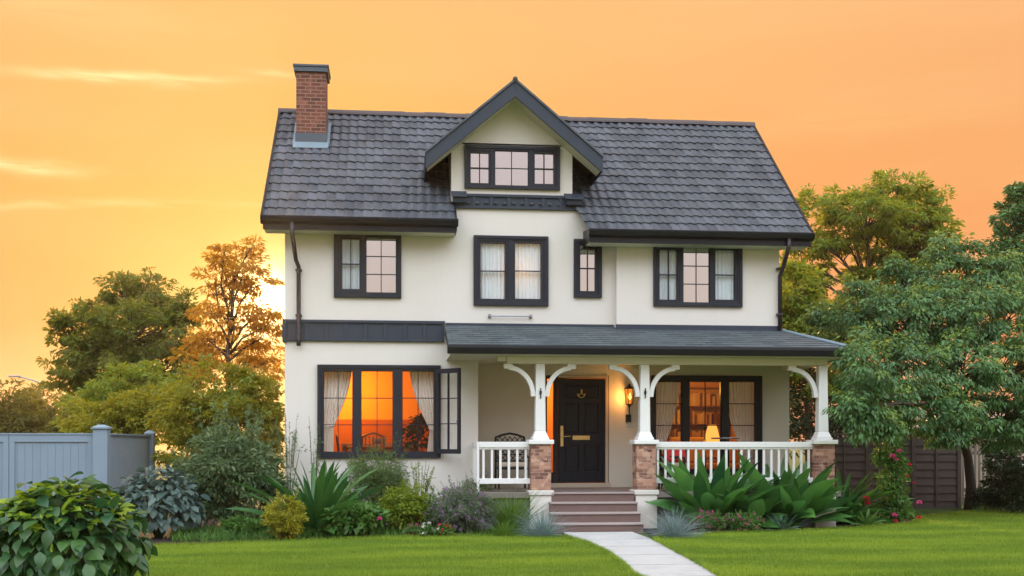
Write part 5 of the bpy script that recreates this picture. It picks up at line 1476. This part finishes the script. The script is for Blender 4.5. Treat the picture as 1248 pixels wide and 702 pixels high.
# ---- garden plants: helper that fans stems out of one base and hangs leaves on them
def shrub(name, label, px, py, wpx, hpx, mat, nclump, nleaf, cr, L, asp=0.45, cat='shrub', droop=0.2, flat=0.7, vase=0.75, stem_mat=None, group=None, shell=0.45, cheap=True, flowers=None, nst=14, spikes=0, skirt=0.0, lean=0.0):
    x, y = ground(px, py); s = depth(x, y) / FPX
    wd, hh = wpx * s, hpx * s
    t = thing(name, label, cat, (x, y, 0.01), group)
    lob = [(0, 0, hh * (0.58 if skirt == 0 else 0.5), wd * 0.42, wd * 0.40, hh * (0.40 if skirt == 0 else 0.47))]
    for k in range(6):
        a = k * 1.047 + random.uniform(-.3, .3); q = random.uniform(0.55, 1.0)
        lob.append((wd * 0.26 * math.cos(a), wd * 0.24 * math.sin(a), hh * random.uniform(0.35 if skirt else 0.45, 0.72), wd * 0.22 * q, wd * 0.22 * q, hh * 0.24 * q))
    C_, N_, K = clumps_on(lob, nclump, shell)
    ok = C_[:, 2] > 0.03; C_, N_ = C_[ok], N_[ok]
    if vase < 1:
        f_ = vase + (1 - vase) * np.clip(C_[:, 2] / (hh * 0.5), 0, 1); C_[:, 0] *= f_; C_[:, 1] *= f_
    parts = [foliage(C_, N_, nleaf, cr, L, asp, flat, droop, cheap=cheap)]
    mb = MB()
    for k in range(nst):
        e = Vector(C_[random.randrange(len(C_))])
        b = Vector((e.x * 0.15 + random.uniform(-.03, .03), e.y * 0.15, -0.02))
        md = b.lerp(e, 0.5) + Vector((e.x * -0.1, e.y * -0.1, hh * 0.06))
        mb.tube([b, md, e], [0.012, 0.009, 0.004], 5, caps=False)
    for k in range(spikes):       # long shoots standing out of the outline
        a = random.uniform(0, 6.28); q = random.uniform(0.1, 0.42)
        b = Vector((wd * q * math.cos(a) * 0.6, wd * q * math.sin(a) * 0.6, hh * 0.6)); e = Vector((wd * q * 1.2 * math.cos(a), wd * q * 1.2 * math.sin(a), hh * random.uniform(0.95, 1.2)))
        mb.tube([b, b.lerp(e, .5) + Vector((0, 0, hh * .04)), e], [0.006, 0.004, 0.002], 4, caps=False)
        nn = 26; tt = rng.uniform(0.15, 1, nn)
        P = np.array(b)[None] + (np.array(e) - np.array(b))[None] * tt[:, None]
        l = L * rng.uniform(0.5, 0.9, nn)
        parts.append((leaf_cheap if cheap else leaf_mesh)(P, norm(unit(nn) + np.array([0, 0, 0.5])), unit(nn), l, l * asp))
    V, F = put(parts)
    mesh_np('foliage', V, [F], mat, t)
    mb.build('stem', stem_mat or M['stem'], t, smooth=True)
    if flowers:
        fm, nf, fr_, kind = flowers
        ci = rng.choice(len(C_), nf, replace=nf > len(C_))
        if kind == 'mass':
            P = C_[ci] + N_[ci] * cr * 0.6 + unit(nf) * cr * 0.6
            n2 = 14; PP = np.repeat(P, n2, 0) + unit(nf * n2) * fr_ * 0.6
            l = np.full(nf * n2, fr_ * 0.8)
            V, F = leaf_cheap(PP, unit(nf * n2) + [0, 0, .4], unit(nf * n2), l, l * 0.7)
            mesh_np('blossom', V, [F], fm, t)
        else:
            for i in ci: flower(t, C_[i] + N_[i] * cr * 0.9 + np.array([0, -0.02, 0.02]), fr_, fm)
    return t
def flower(parent, p, r, mat):
    n = 22; u = unit(n); u[:, 2] = np.abs(u[:, 2]) * 0.8
    P = np.repeat(np.array(p)[None], n, 0) + u * r * 0.15
    l = np.full(n, r)
    V, F = leaf_mesh(P, u, unit(n), l, l * 0.9, 0.3, 0.1)
    return mesh_np('flower', V, [F], mat, parent)

M['p_big'] = LM('leaf_glossy_broad', (0.014, 0.070, 0.030), (0.070, 0.155, 0.032), 0.25, rough=0.38, spec=0.5, nsc=1.8)
M['p_blue'] = LM('leaf_blue_green', (0.040, 0.080, 0.068), (0.125, 0.185, 0.155), 0.2, rough=0.5, nsc=2.0)
M['p_grey'] = LM('leaf_grey_green', (0.060, 0.110, 0.042), (0.18, 0.25, 0.105), 0.32, nsc=1.8)
M['p_gold'] = LM('leaf_gold', (0.17, 0.18, 0.010), (0.40, 0.36, 0.018), 0.35, nsc=3.0)
M['p_strap'] = LM('leaf_strap', (0.022, 0.095, 0.022), (0.075, 0.200, 0.034), 0.25, rough=0.36, spec=0.6, nsc=1.5)
M['p_feather'] = LM('leaf_feather', (0.070, 0.130, 0.036), (0.20, 0.280, 0.090), 0.35, nsc=3.0)
M['p_lime'] = LM('leaf_lime', (0.105, 0.170, 0.014), (0.26, 0.32, 0.028), 0.38, nsc=3.0)
M['p_mid'] = LM('leaf_mid', (0.042, 0.120, 0.022), (0.125, 0.240, 0.040), 0.35, nsc=3.0)
M['p_lav'] = LM('leaf_lavender', (0.075, 0.120, 0.065), (0.19, 0.225, 0.140), 0.3, nsc=4.0)
M['p_fescue'] = LM('blade_blue_fescue', (0.13, 0.20, 0.19), (0.30, 0.38, 0.36), 0.25, nsc=3.0)
M['p_grass'] = LM('blade_green', (0.060, 0.135, 0.012), (0.135, 0.230, 0.025), 0.35, nsc=3.0)
M['p_bluestrap'] = LM('leaf_blue_strap', (0.07, 0.15, 0.10), (0.17, 0.28, 0.20), 0.2, rough=0.45, nsc=3.0)
M['f_purple'] = LM('petal_mauve', (0.27, 0.14, 0.30), (0.42, 0.27, 0.44), 0.3)
M['f_pink'] = LM('petal_pink', (0.50, 0.04, 0.16), (0.72, 0.12, 0.30), 0.3)
M['f_magenta'] = LM('petal_magenta', (0.40, 0.03, 0.18), (0.55, 0.10, 0.28), 0.3)
M['f_red'] = LM('petal_red', (0.50, 0.010, 0.03), (0.68, 0.03, 0.08), 0.3)
M['f_white'] = LM('petal_white', (0.65, 0.60, 0.60), (0.80, 0.74, 0.74), 0.3)

M['p_big_lit'] = LM('leaf_glossy_lit', (0.11, 0.22, 0.018), (0.34, 0.42, 0.028), 0.35, rough=0.4, spec=0.45, nsc=2.5)  # lighter lime for the bush top, backlight painted into the leaf colour
M['p_paddle'] = LM('leaf_paddle', (0.016, 0.078, 0.026), (0.125, 0.310, 0.062), 0.25, rough=0.33, spec=0.6, nsc=1.2)
# foreground broad leaved bush and the dark blue green one behind it
def dome_bush(name, label, x, y, rad, hh, n, L, W, mat, zlow=0.12, tilt=0.15, lit_top=None):
    t = thing(name, label, 'bush', (x, y, 0))
    parts = []
    for layer, (q, k) in enumerate(((1.0, n), (0.86, n // 2), (0.68, n // 3))):
        u = unit(k); u[:, 2] = np.abs(u[:, 2]) * 1.25 - 0.28; u = norm(u)
        lump = 1 + 0.10 * np.sin(u[:, 0] * 5 + 1) * np.cos(u[:, 1] * 4.0) + 0.07 * rng.normal(size=k)
        P = np.stack([u[:, 0] * rad, u[:, 1] * rad, hh * 0.42 + u[:, 2] * hh * 0.58], 1) * np.array([q, q, 1 - (1 - q) * 0.6]) * np.stack([lump, lump, 1 + (lump - 1) * 0.6], 1)
        P[:, 2] = np.maximum(P[:, 2], zlow)
        az_ = np.arctan2(u[:, 1], u[:, 0]) + rng.normal(size=k) * 0.6
        el_ = tilt - 0.85 * (1 - np.clip(u[:, 2], -0.2, 1)) + rng.normal(size=k) * 0.38
        l = L * rng.uniform(0.40, 1.15, k)
        parts.append(blade_mesh(P, az_, el_, l, l * W, rng.normal(0.75, 0.35, k), 7, ovate_p, 0.22, 0.25, 0.38))
    V, F = put(parts)
    mesh_np('foliage', V, [F], mat, t, True)
    if lit_top:                      # paler leaves on top, the backlit glow put into their colour
        k = int(n * 0.42)
        u = unit(k); u[:, 2] = np.abs(u[:, 2]) + 0.35; u = norm(u)
        P = np.stack([u[:, 0] * rad * 0.97, u[:, 1] * rad * 0.97, hh * 0.44 + u[:, 2] * hh * 0.58], 1)
        l = L * rng.uniform(0.45, 0.85, k)
        V, F = blade_mesh(P, np.arctan2(u[:, 1], u[:, 0]) + rng.normal(size=k) * 0.7, 0.25 + rng.normal(size=k) * 0.3, l, l * W, rng.normal(0.6, 0.35, k), 7, ovate_p, 0.25, 0.25, 0.4)
        mesh_np('lit_top_leaves', V, [F], lit_top, t, True)
    mb = MB()
    for k in range(26):
        a = random.uniform(0, 6.28); q = random.uniform(0.3, 0.85)
        e = Vector((rad * q * math.cos(a), rad * q * math.sin(a), hh * random.uniform(0.5, 0.9)))
        mb.tube([(e.x * 0.1, e.y * 0.1, -0.02), (e.x * 0.6, e.y * 0.6, e.z * 0.55), e], [0.016, 0.011, 0.005], 6)
    mb.build('stem', M['stem'], t, smooth=True)
    return t
bxx, byy = far(78, 12.0)
dome_bush('broad_leaf_bush', 'large glossy broad leaved bush in the near left corner of the lawn', bxx, byy, 0.74, 1.12, 680, 0.225, 0.62, M['p_big'], lit_top=M['p_big_lit'])
bxx, byy = ground(193, 655)
dome_bush('dark_leaf_bush', 'dark blue green bush of drooping oval leaves beside the near bush', bxx, byy, 0.66, 1.10, 620, 0.20, 0.58, M['p_blue'])

shrub('grey_green_shrub', 'tall loose grey green shrub at the left corner of the house', 285, 648, 128, 132, M['p_grey'], 300, 36, 0.17, 0.115, 0.36, spikes=34, flowers=(M['f_pink'], 1, 0.05, 'one'), skirt=1)
shrub('grey_green_shrub', 'lower grey green shrub between the dark bush and the tall loose one', 238, 646, 70, 92, M['p_grey'], 140, 36, 0.15, 0.10, 0.36, spikes=14, skirt=1)
shrub('golden_shrub', 'small round golden yellow shrub by the lawn edge', 347, 660, 58, 56, M['p_gold'], 170, 40, 0.09, 0.045, 0.5, skirt=1, spikes=6)
shrub('wispy_plant', 'thin wispy stems rising against the white wall left of the window', 352, 642, 40, 118, M['p_grey'], 16, 14, 0.12, 0.06, 0.4, cat='plant', spikes=12)
shrub('wispy_plant', 'single tall wispy shoot in front of the bay window sill', 384, 642, 16, 112, M['p_grey'], 8, 10, 0.08, 0.05, 0.4, cat='plant', spikes=5)
shrub('feathery_shrub', 'tall feathery vase shaped shrub under the glowing window', 460, 643, 86, 98, M['p_feather'], 300, 38, 0.12, 0.062, 0.24, vase=0.45, nst=26, flat=0.9, spikes=20, droop=-0.1)
shrub('wispy_plant', 'straggly yellowish shoots between feathery shrub and mauve bush', 512, 645, 40, 75, M['p_lime'], 26, 18, 0.10, 0.055, 0.4, cat='plant', spikes=12)
shrub('lime_shrub', 'loose lime green shrub right of the feathery shrub', 493, 652, 58, 62, M['p_lime'], 150, 34, 0.12, 0.075, 0.5, spikes=8, skirt=1)
shrub('leafy_plant', 'low bright leafy plant with a pink bloom in the left bed', 432, 655, 78, 36, M['p_mid'], 120, 16, 0.12, 0.13, 0.62, cat='plant', flowers=(M['f_pink'], 2, 0.05, 'one'), skirt=1, cheap=False)
shrub('leafy_plant', 'low leafy plant filling the wall foot behind the golden shrub and strap leaves', 405, 646, 70, 48, M['p_mid'], 110, 18, 0.13, 0.12, 0.55, cat='plant', skirt=1)
shrub('leafy_plant', 'low leafy plant at the wall foot between lime shrub and mauve bush', 530, 646, 54, 40, M['p_feather'], 90, 22, 0.11, 0.08, 0.45, cat='plant', skirt=1, spikes=5)
shrub('leafy_plant', 'low leafy plant in front of the tall loose grey green shrub', 300, 656, 60, 24, M['p_mid'], 80, 20, 0.10, 0.085, 0.5, cat='plant', skirt=1)
shrub('mauve_bush', 'rounded mauve flecked bush left of the ornamental grass', 563, 652, 92, 60, M['p_lav'], 340, 38, 0.10, 0.045, 0.35, flowers=(M['f_purple'], 190, 0.035, 'mass'), skirt=1, spikes=14)
shrub('fine_shrub', 'fine pale green tuft behind the mauve bush under the railing', 580, 641, 62, 60, M['p_feather'], 130, 34, 0.11, 0.055, 0.28, spikes=12, skirt=1)
for (p, q, fm, lb) in [(506, 656, 'f_magenta', 'purple bedding flowers at the left of the lawn edge group'), (522, 657, 'f_white', 'white and pink bedding flowers in the middle of the lawn edge group'), (540, 656, 'f_red', 'red bedding flowers at the right of the lawn edge group')]:
    shrub('bedding_flower', lb, p, q, 26, 17, M['p_mid'], 34, 18, 0.05, 0.045, 0.6, cat='flower', flowers=(M[fm], 26, 0.03, 'mass'), skirt=1, group='bedding flowers by the lawn')
shrub('heath_plant', 'pink flowering low plant next to the blue grass right of the steps', 862, 651, 48, 27, M['p_mid'], 90, 26, 0.06, 0.045, 0.4, cat='flower', flowers=(M['f_magenta'], 70, 0.03, 'mass'), skirt=1, spikes=4, group='heaths in front of the broad leaved plants')
shrub('heath_plant', 'pink flowering low plant next to the small blue rosette', 908, 650, 52, 25, M['p_mid'], 90, 26, 0.06, 0.045, 0.4, cat='flower', flowers=(M['f_magenta'], 34, 0.03, 'mass'), skirt=1, spikes=4, group='heaths in front of the broad leaved plants')

def rosette(name, label, px, py, hpx, n, L, W, mat, prof, el=(0.3, 1.45), curv=(0.2, 0.7), seg=8, cat='plant', fold=0.35, base=0.06, group=None, wob=0.1, roll=0.45):
    x, y = ground(px, py); s = depth(x, y) / FPX
    t = thing(name, label, cat, (x, y, 0.01), group)
    k = n
    az_ = np.arange(k) * 2.39996 + rng.normal(size=k) * 0.25
    u = (np.arange(k) + 0.5) / k
    el_ = el[1] + (el[0] - el[1]) * u ** 0.9 + rng.normal(size=k) * 0.08
    l = L * (0.8 + 0.25 * np.sin(u * np.pi)) * rng.uniform(0.62, 1.15, k)
    r = base * np.sqrt(u)
    P = np.stack([r * np.cos(az_), r * np.sin(az_), 0.02 + 0.1 * base * (1 - u)], 1)
    V, F = blade_mesh(P, az_, el_, l, W * rng.uniform(0.8, 1.15, k), rng.uniform(curv[0], curv[1], k), seg, prof, fold, wob, roll)
    mesh_np('foliage', V, [F], mat, t, True)
    MB().lathe([(base * 0.9, -0.02), (base * 0.8, 0.03), (base * 0.4, 0.07), (0.0, 0.08)], 10).build('crown_base', M['stem'], t)
    return t
rosette('strap_leaf_plant', 'big dark green strap leaved rosette against the white wall at left', 385, 652, 100, 84, 1.50, 0.19, M['p_strap'], agave_p, el=(0.10, 1.45), curv=(0.25, 0.8), base=0.13)
rosette('ornamental_grass', 'upright green fountain grass in front of the left porch railing', 622, 651, 55, 420, 0.86, 0.014, M['p_grass'], grass_p, el=(0.75, 1.5), curv=(0.3, 1.0), seg=6, cat='grass plant', base=0.16, wob=0.15)
rosette('blue_fescue', 'blue grey tuft of fescue left of the porch steps', 661, 656, 36, 420, 0.56, 0.010, M['p_fescue'], grass_p, el=(0.10, 1.5), curv=(0.2, 0.9), seg=5, cat='grass plant', base=0.12, wob=0.15, group='blue fescue beside the path')
rosette('grass_tuft', 'small short green tuft at the foot of the fountain grass', 614, 656, 20, 200, 0.34, 0.010, M['p_grass'], grass_p, el=(0.3, 1.5), curv=(0.3, 1.0), seg=5, cat='grass plant', base=0.10, wob=0.15)
rosette('blue_fescue', 'blue grey tuft of fescue right of the path and plinth', 822, 657, 37, 460, 0.58, 0.010, M['p_fescue'], grass_p, el=(0.10, 1.5), curv=(0.2, 0.9), seg=5, cat='grass plant', base=0.13, wob=0.15, group='blue fescue beside the path')
rosette('broad_leaf_plant', 'huge glossy broad leaved plant hiding the left half of the right railing', 866, 643, 96, 92, 1.42, 0.30, M['p_paddle'], paddle_p, el=(0.38, 1.5), curv=(0.10, 0.75), seg=10, base=0.28, fold=0.22, wob=0.2, group='broad leaved plants before the porch')
rosette('broad_leaf_plant', 'huge glossy broad leaved plant beside the right brick pier', 958, 643, 92, 92, 1.44, 0.30, M['p_paddle'], paddle_p, el=(0.38, 1.5), curv=(0.10, 0.75), seg=10, base=0.28, fold=0.22, wob=0.2, group='broad leaved plants before the porch')
rosette('broad_leaf_plant', 'smaller glossy broad leaved plant wedged between the two huge ones', 908, 645, 70, 34, 0.95, 0.28, M['p_paddle'], paddle_p, el=(0.35, 1.45), curv=(0.15, 0.9), seg=10, base=0.25, fold=0.22, wob=0.2, group='broad leaved plants before the porch')
rosette('blue_rosette', 'small blue green spiky rosette before the second broad leaved plant', 953, 648, 24, 44, 0.36, 0.045, M['p_bluestrap'], agave_p, el=(0.1, 1.4), curv=(0.0, 0.5), base=0.05)
rosette('dark_rosette', 'dark green many leaved rosette under the right porch corner', 1027, 638, 62, 110, 1.25, 0.15, M['p_strap'], agave_p, el=(0.1, 1.45), curv=(0.3, 1.0), base=0.12)
rosette('small_rosette', 'small bright green spiky rosette at the foot of the climbing rose', 1056, 643, 28, 40, 0.40, 0.055, M['p_mid'], agave_p, el=(0.1, 1.4), curv=(0.1, 0.7), base=0.05)

# climbing rose on a post
rx_, ry_ = ground(1090, 639); rs = depth(rx_, ry_) / FPX
t = thing('climbing_rose', 'pink climbing rose on a post below the dense tree', 'climber', (rx_, ry_, 0))
MB().box(-0.045, 0.045, -0.045, 0.045, -0.05, 2.3).build('post', M['bark'], t, 0.005)
lob = [(random.uniform(-.08, .08), random.uniform(-.05, .05), 0.12 + i * 0.24, 0.30 - 0.012 * i + random.uniform(-.06, .07), 0.28, 0.24) for i in range(9)]
C_, N_, K = clumps_on(lob, 230, 0.5); C_ = C_[C_[:, 2] > 0.05]; N_ = N_[:len(C_)]
V, F = foliage(C_, N_, 26, 0.12, 0.075, 0.5, 0.8, 0.4)
mesh_np('foliage', V, [F], M['p_mid'], t)
mb = MB()
for k in range(7):
    a0 = random.uniform(0, 6.28)
    mb.tube([(0.08 * math.cos(a0 + z_ * 1.6), 0.08 * math.sin(a0 + z_ * 1.6), z_) for z_ in np.linspace(-0.02, 2.1, 14)], 0.008, 5)
mb.build('stem', M['stem'], t)
for (p, q, mt, r_) in [(1077, 556, 'f_pink', 0.085), (1085, 550, 'f_pink', 0.07), (1082, 560, 'f_pink', 0.06), (1098, 566, 'f_red', 0.05), (1110, 612, 'f_pink', 0.085), (1080, 627, 'f_pink', 0.08), (1081, 634, 'f_red', 0.06), (1110, 630, 'f_red', 0.07), (1096, 580, 'f_red', 0.05), (1104, 588, 'f_red', 0.045)]:
    flower(t, ((p - 1090) * rs, -0.38, (639 - q) * rs), r_ * 0.75, M[mt])
x_, y_ = ground(1055, 640)
t = thing('red_flower', 'red flower head on a stalk beside the dark rosette', 'flower', (x_, y_, 0))
MB().tube([(0, 0, 0), (0.02, 0, 0.25), (0.0, -0.02, 0.48)], 0.008, 6).build('stem', M['stem'], t)
flower(t, (0, -0.02, 0.50), 0.08, M['f_red']); flower(t, (0.03, -0.02, 0.42), 0.06, M['f_red'])

# groundcover in the left bed
n = 5200
gx_, gy_ = [], []
P = []
for (p0, p1, q0, q1, k) in [(210, 330, 648, 661, 2600), (300, 420, 652, 658, 1000), (560, 640, 648, 655, 500), (450, 500, 650, 657, 700), (1185, 1248, 618, 626, 500)]:
    for i in range(k):
        P.append((*ground(random.uniform(p0, p1), random.uniform(q0, q1)), 0.01))
P = np.array(P); n = len(P)
V, F = blade_mesh(P, rng.uniform(0, 6.28, n), rng.uniform(0.5, 1.4, n), rng.uniform(0.08, 0.24, n), np.full(n, 0.014), rng.uniform(0.2, 1.0, n), 3, grass_p, 0.2)
tag(mesh_np('groundcover', V, [F], M['p_mid'], None), 'low grassy groundcover along the back of the planting beds', 'ground cover', kind='stuff')

# ================================================================== LAWN GRASS
def inside(poly, pts):
    x, y = pts[:, 0], pts[:, 1]; c = np.zeros(len(pts), bool); j = len(poly) - 1
    for i in range(len(poly)):
        xi, yi = poly[i]; xj, yj = poly[j]
        with np.errstate(divide='ignore', invalid='ignore'):
            c ^= ((yi > y) != (yj > y)) & (x < (xj - xi) * (y - yi) / (yj - yi + 1e-12) + xi)
        j = i
    return c
def grassmat():
    m, k, o = newmat('grass_blade')
    co = obj_co(k)
    mp = k.n('ShaderNodeMapping'); k.put(mp.inputs[0], co); mp.inputs['Scale'].default_value = (0.38, 1.2, 1); mp.inputs['Rotation'].default_value = (0, 0, 0.1)
    a = k.step(k.noise(mp.outputs[0], 1.0, 4.0, 0.55), 0.34, 0.68)
    g = k.n('ShaderNodeNewGeometry')
    c = k.mix(k.m('ADD', k.m('MULTIPLY', a, 0.6), k.m('MULTIPLY', g.outputs['Random Per Island'], 0.4)), (0.125, 0.235, 0.020), (0.31, 0.41, 0.034))
    p = pbsdf(k, c, 0.5, 0, 0.3); t_ = k.n('ShaderNodeBsdfTranslucent'); k.put(t_.inputs[0], c)
    mx = k.n('ShaderNodeMixShader'); mx.inputs[0].default_value = 0.4
    k.nt.links.new(p.outputs[0], mx.inputs[1]); k.nt.links.new(t_.outputs[0], mx.inputs[2]); k.nt.links.new(mx.outputs[0], o.inputs[0]); return m
M['blade'] = grassmat()
for poly in (left_poly, right_poly):
    N0 = 900000
    # sample in viewing depth and column so that near grass gets more blades
    d = 1.0 / rng.uniform(1 / 29.0, 1 / 13.3, N0)
    px = rng.uniform(-20, 1268, N0); r_ = (px - 624) / FPX * d
    pts = np.stack([CAM[0] + d * SA + r_ * CA, CAM[1] + d * CA - r_ * SA], 1)
    pts = pts[inside(poly, pts)][:260000]
    # ragged overhanging tufts along the edges
    E = np.array(pl if poly is left_poly else pr); E = np.concatenate([[poly[-1] if poly is left_poly else poly[-1]], E])
    sg = np.linalg.norm(np.diff(E, axis=0), axis=1); kk = rng.choice(len(sg), 16000, p=sg / sg.sum()); tt = rng.uniform(0, 1, 16000)[:, None]
    ep = E[kk] * (1 - tt) + E[kk + 1] * tt + rng.normal(size=(16000, 2)) * 0.022
    nin = len(pts); pts = np.concatenate([pts, ep]); n = len(pts)
    P = np.concatenate([pts, np.full((n, 1), 0.028)], 1)
    az_ = rng.uniform(0, 6.28, n); l = rng.uniform(0.022, 0.055, n); l[nin:] *= 1.5
    tilt = rng.uniform(0.0, 0.9, n)
    tip = P + np.stack([np.cos(az_) * tilt * l, np.sin(az_) * tilt * l, l], 1)
    sd = np.stack([-np.sin(az_), np.cos(az_), np.zeros(n)], 1) * 0.0035
    V = np.stack([P - sd, P + sd, tip], 1).reshape(-1, 3)
    F = np.arange(n * 3).reshape(-1, 3)
    tag(mesh_np('grass', V, [F], M['blade']), 'short mown green grass of the lawn', 'grass', kind='stuff')
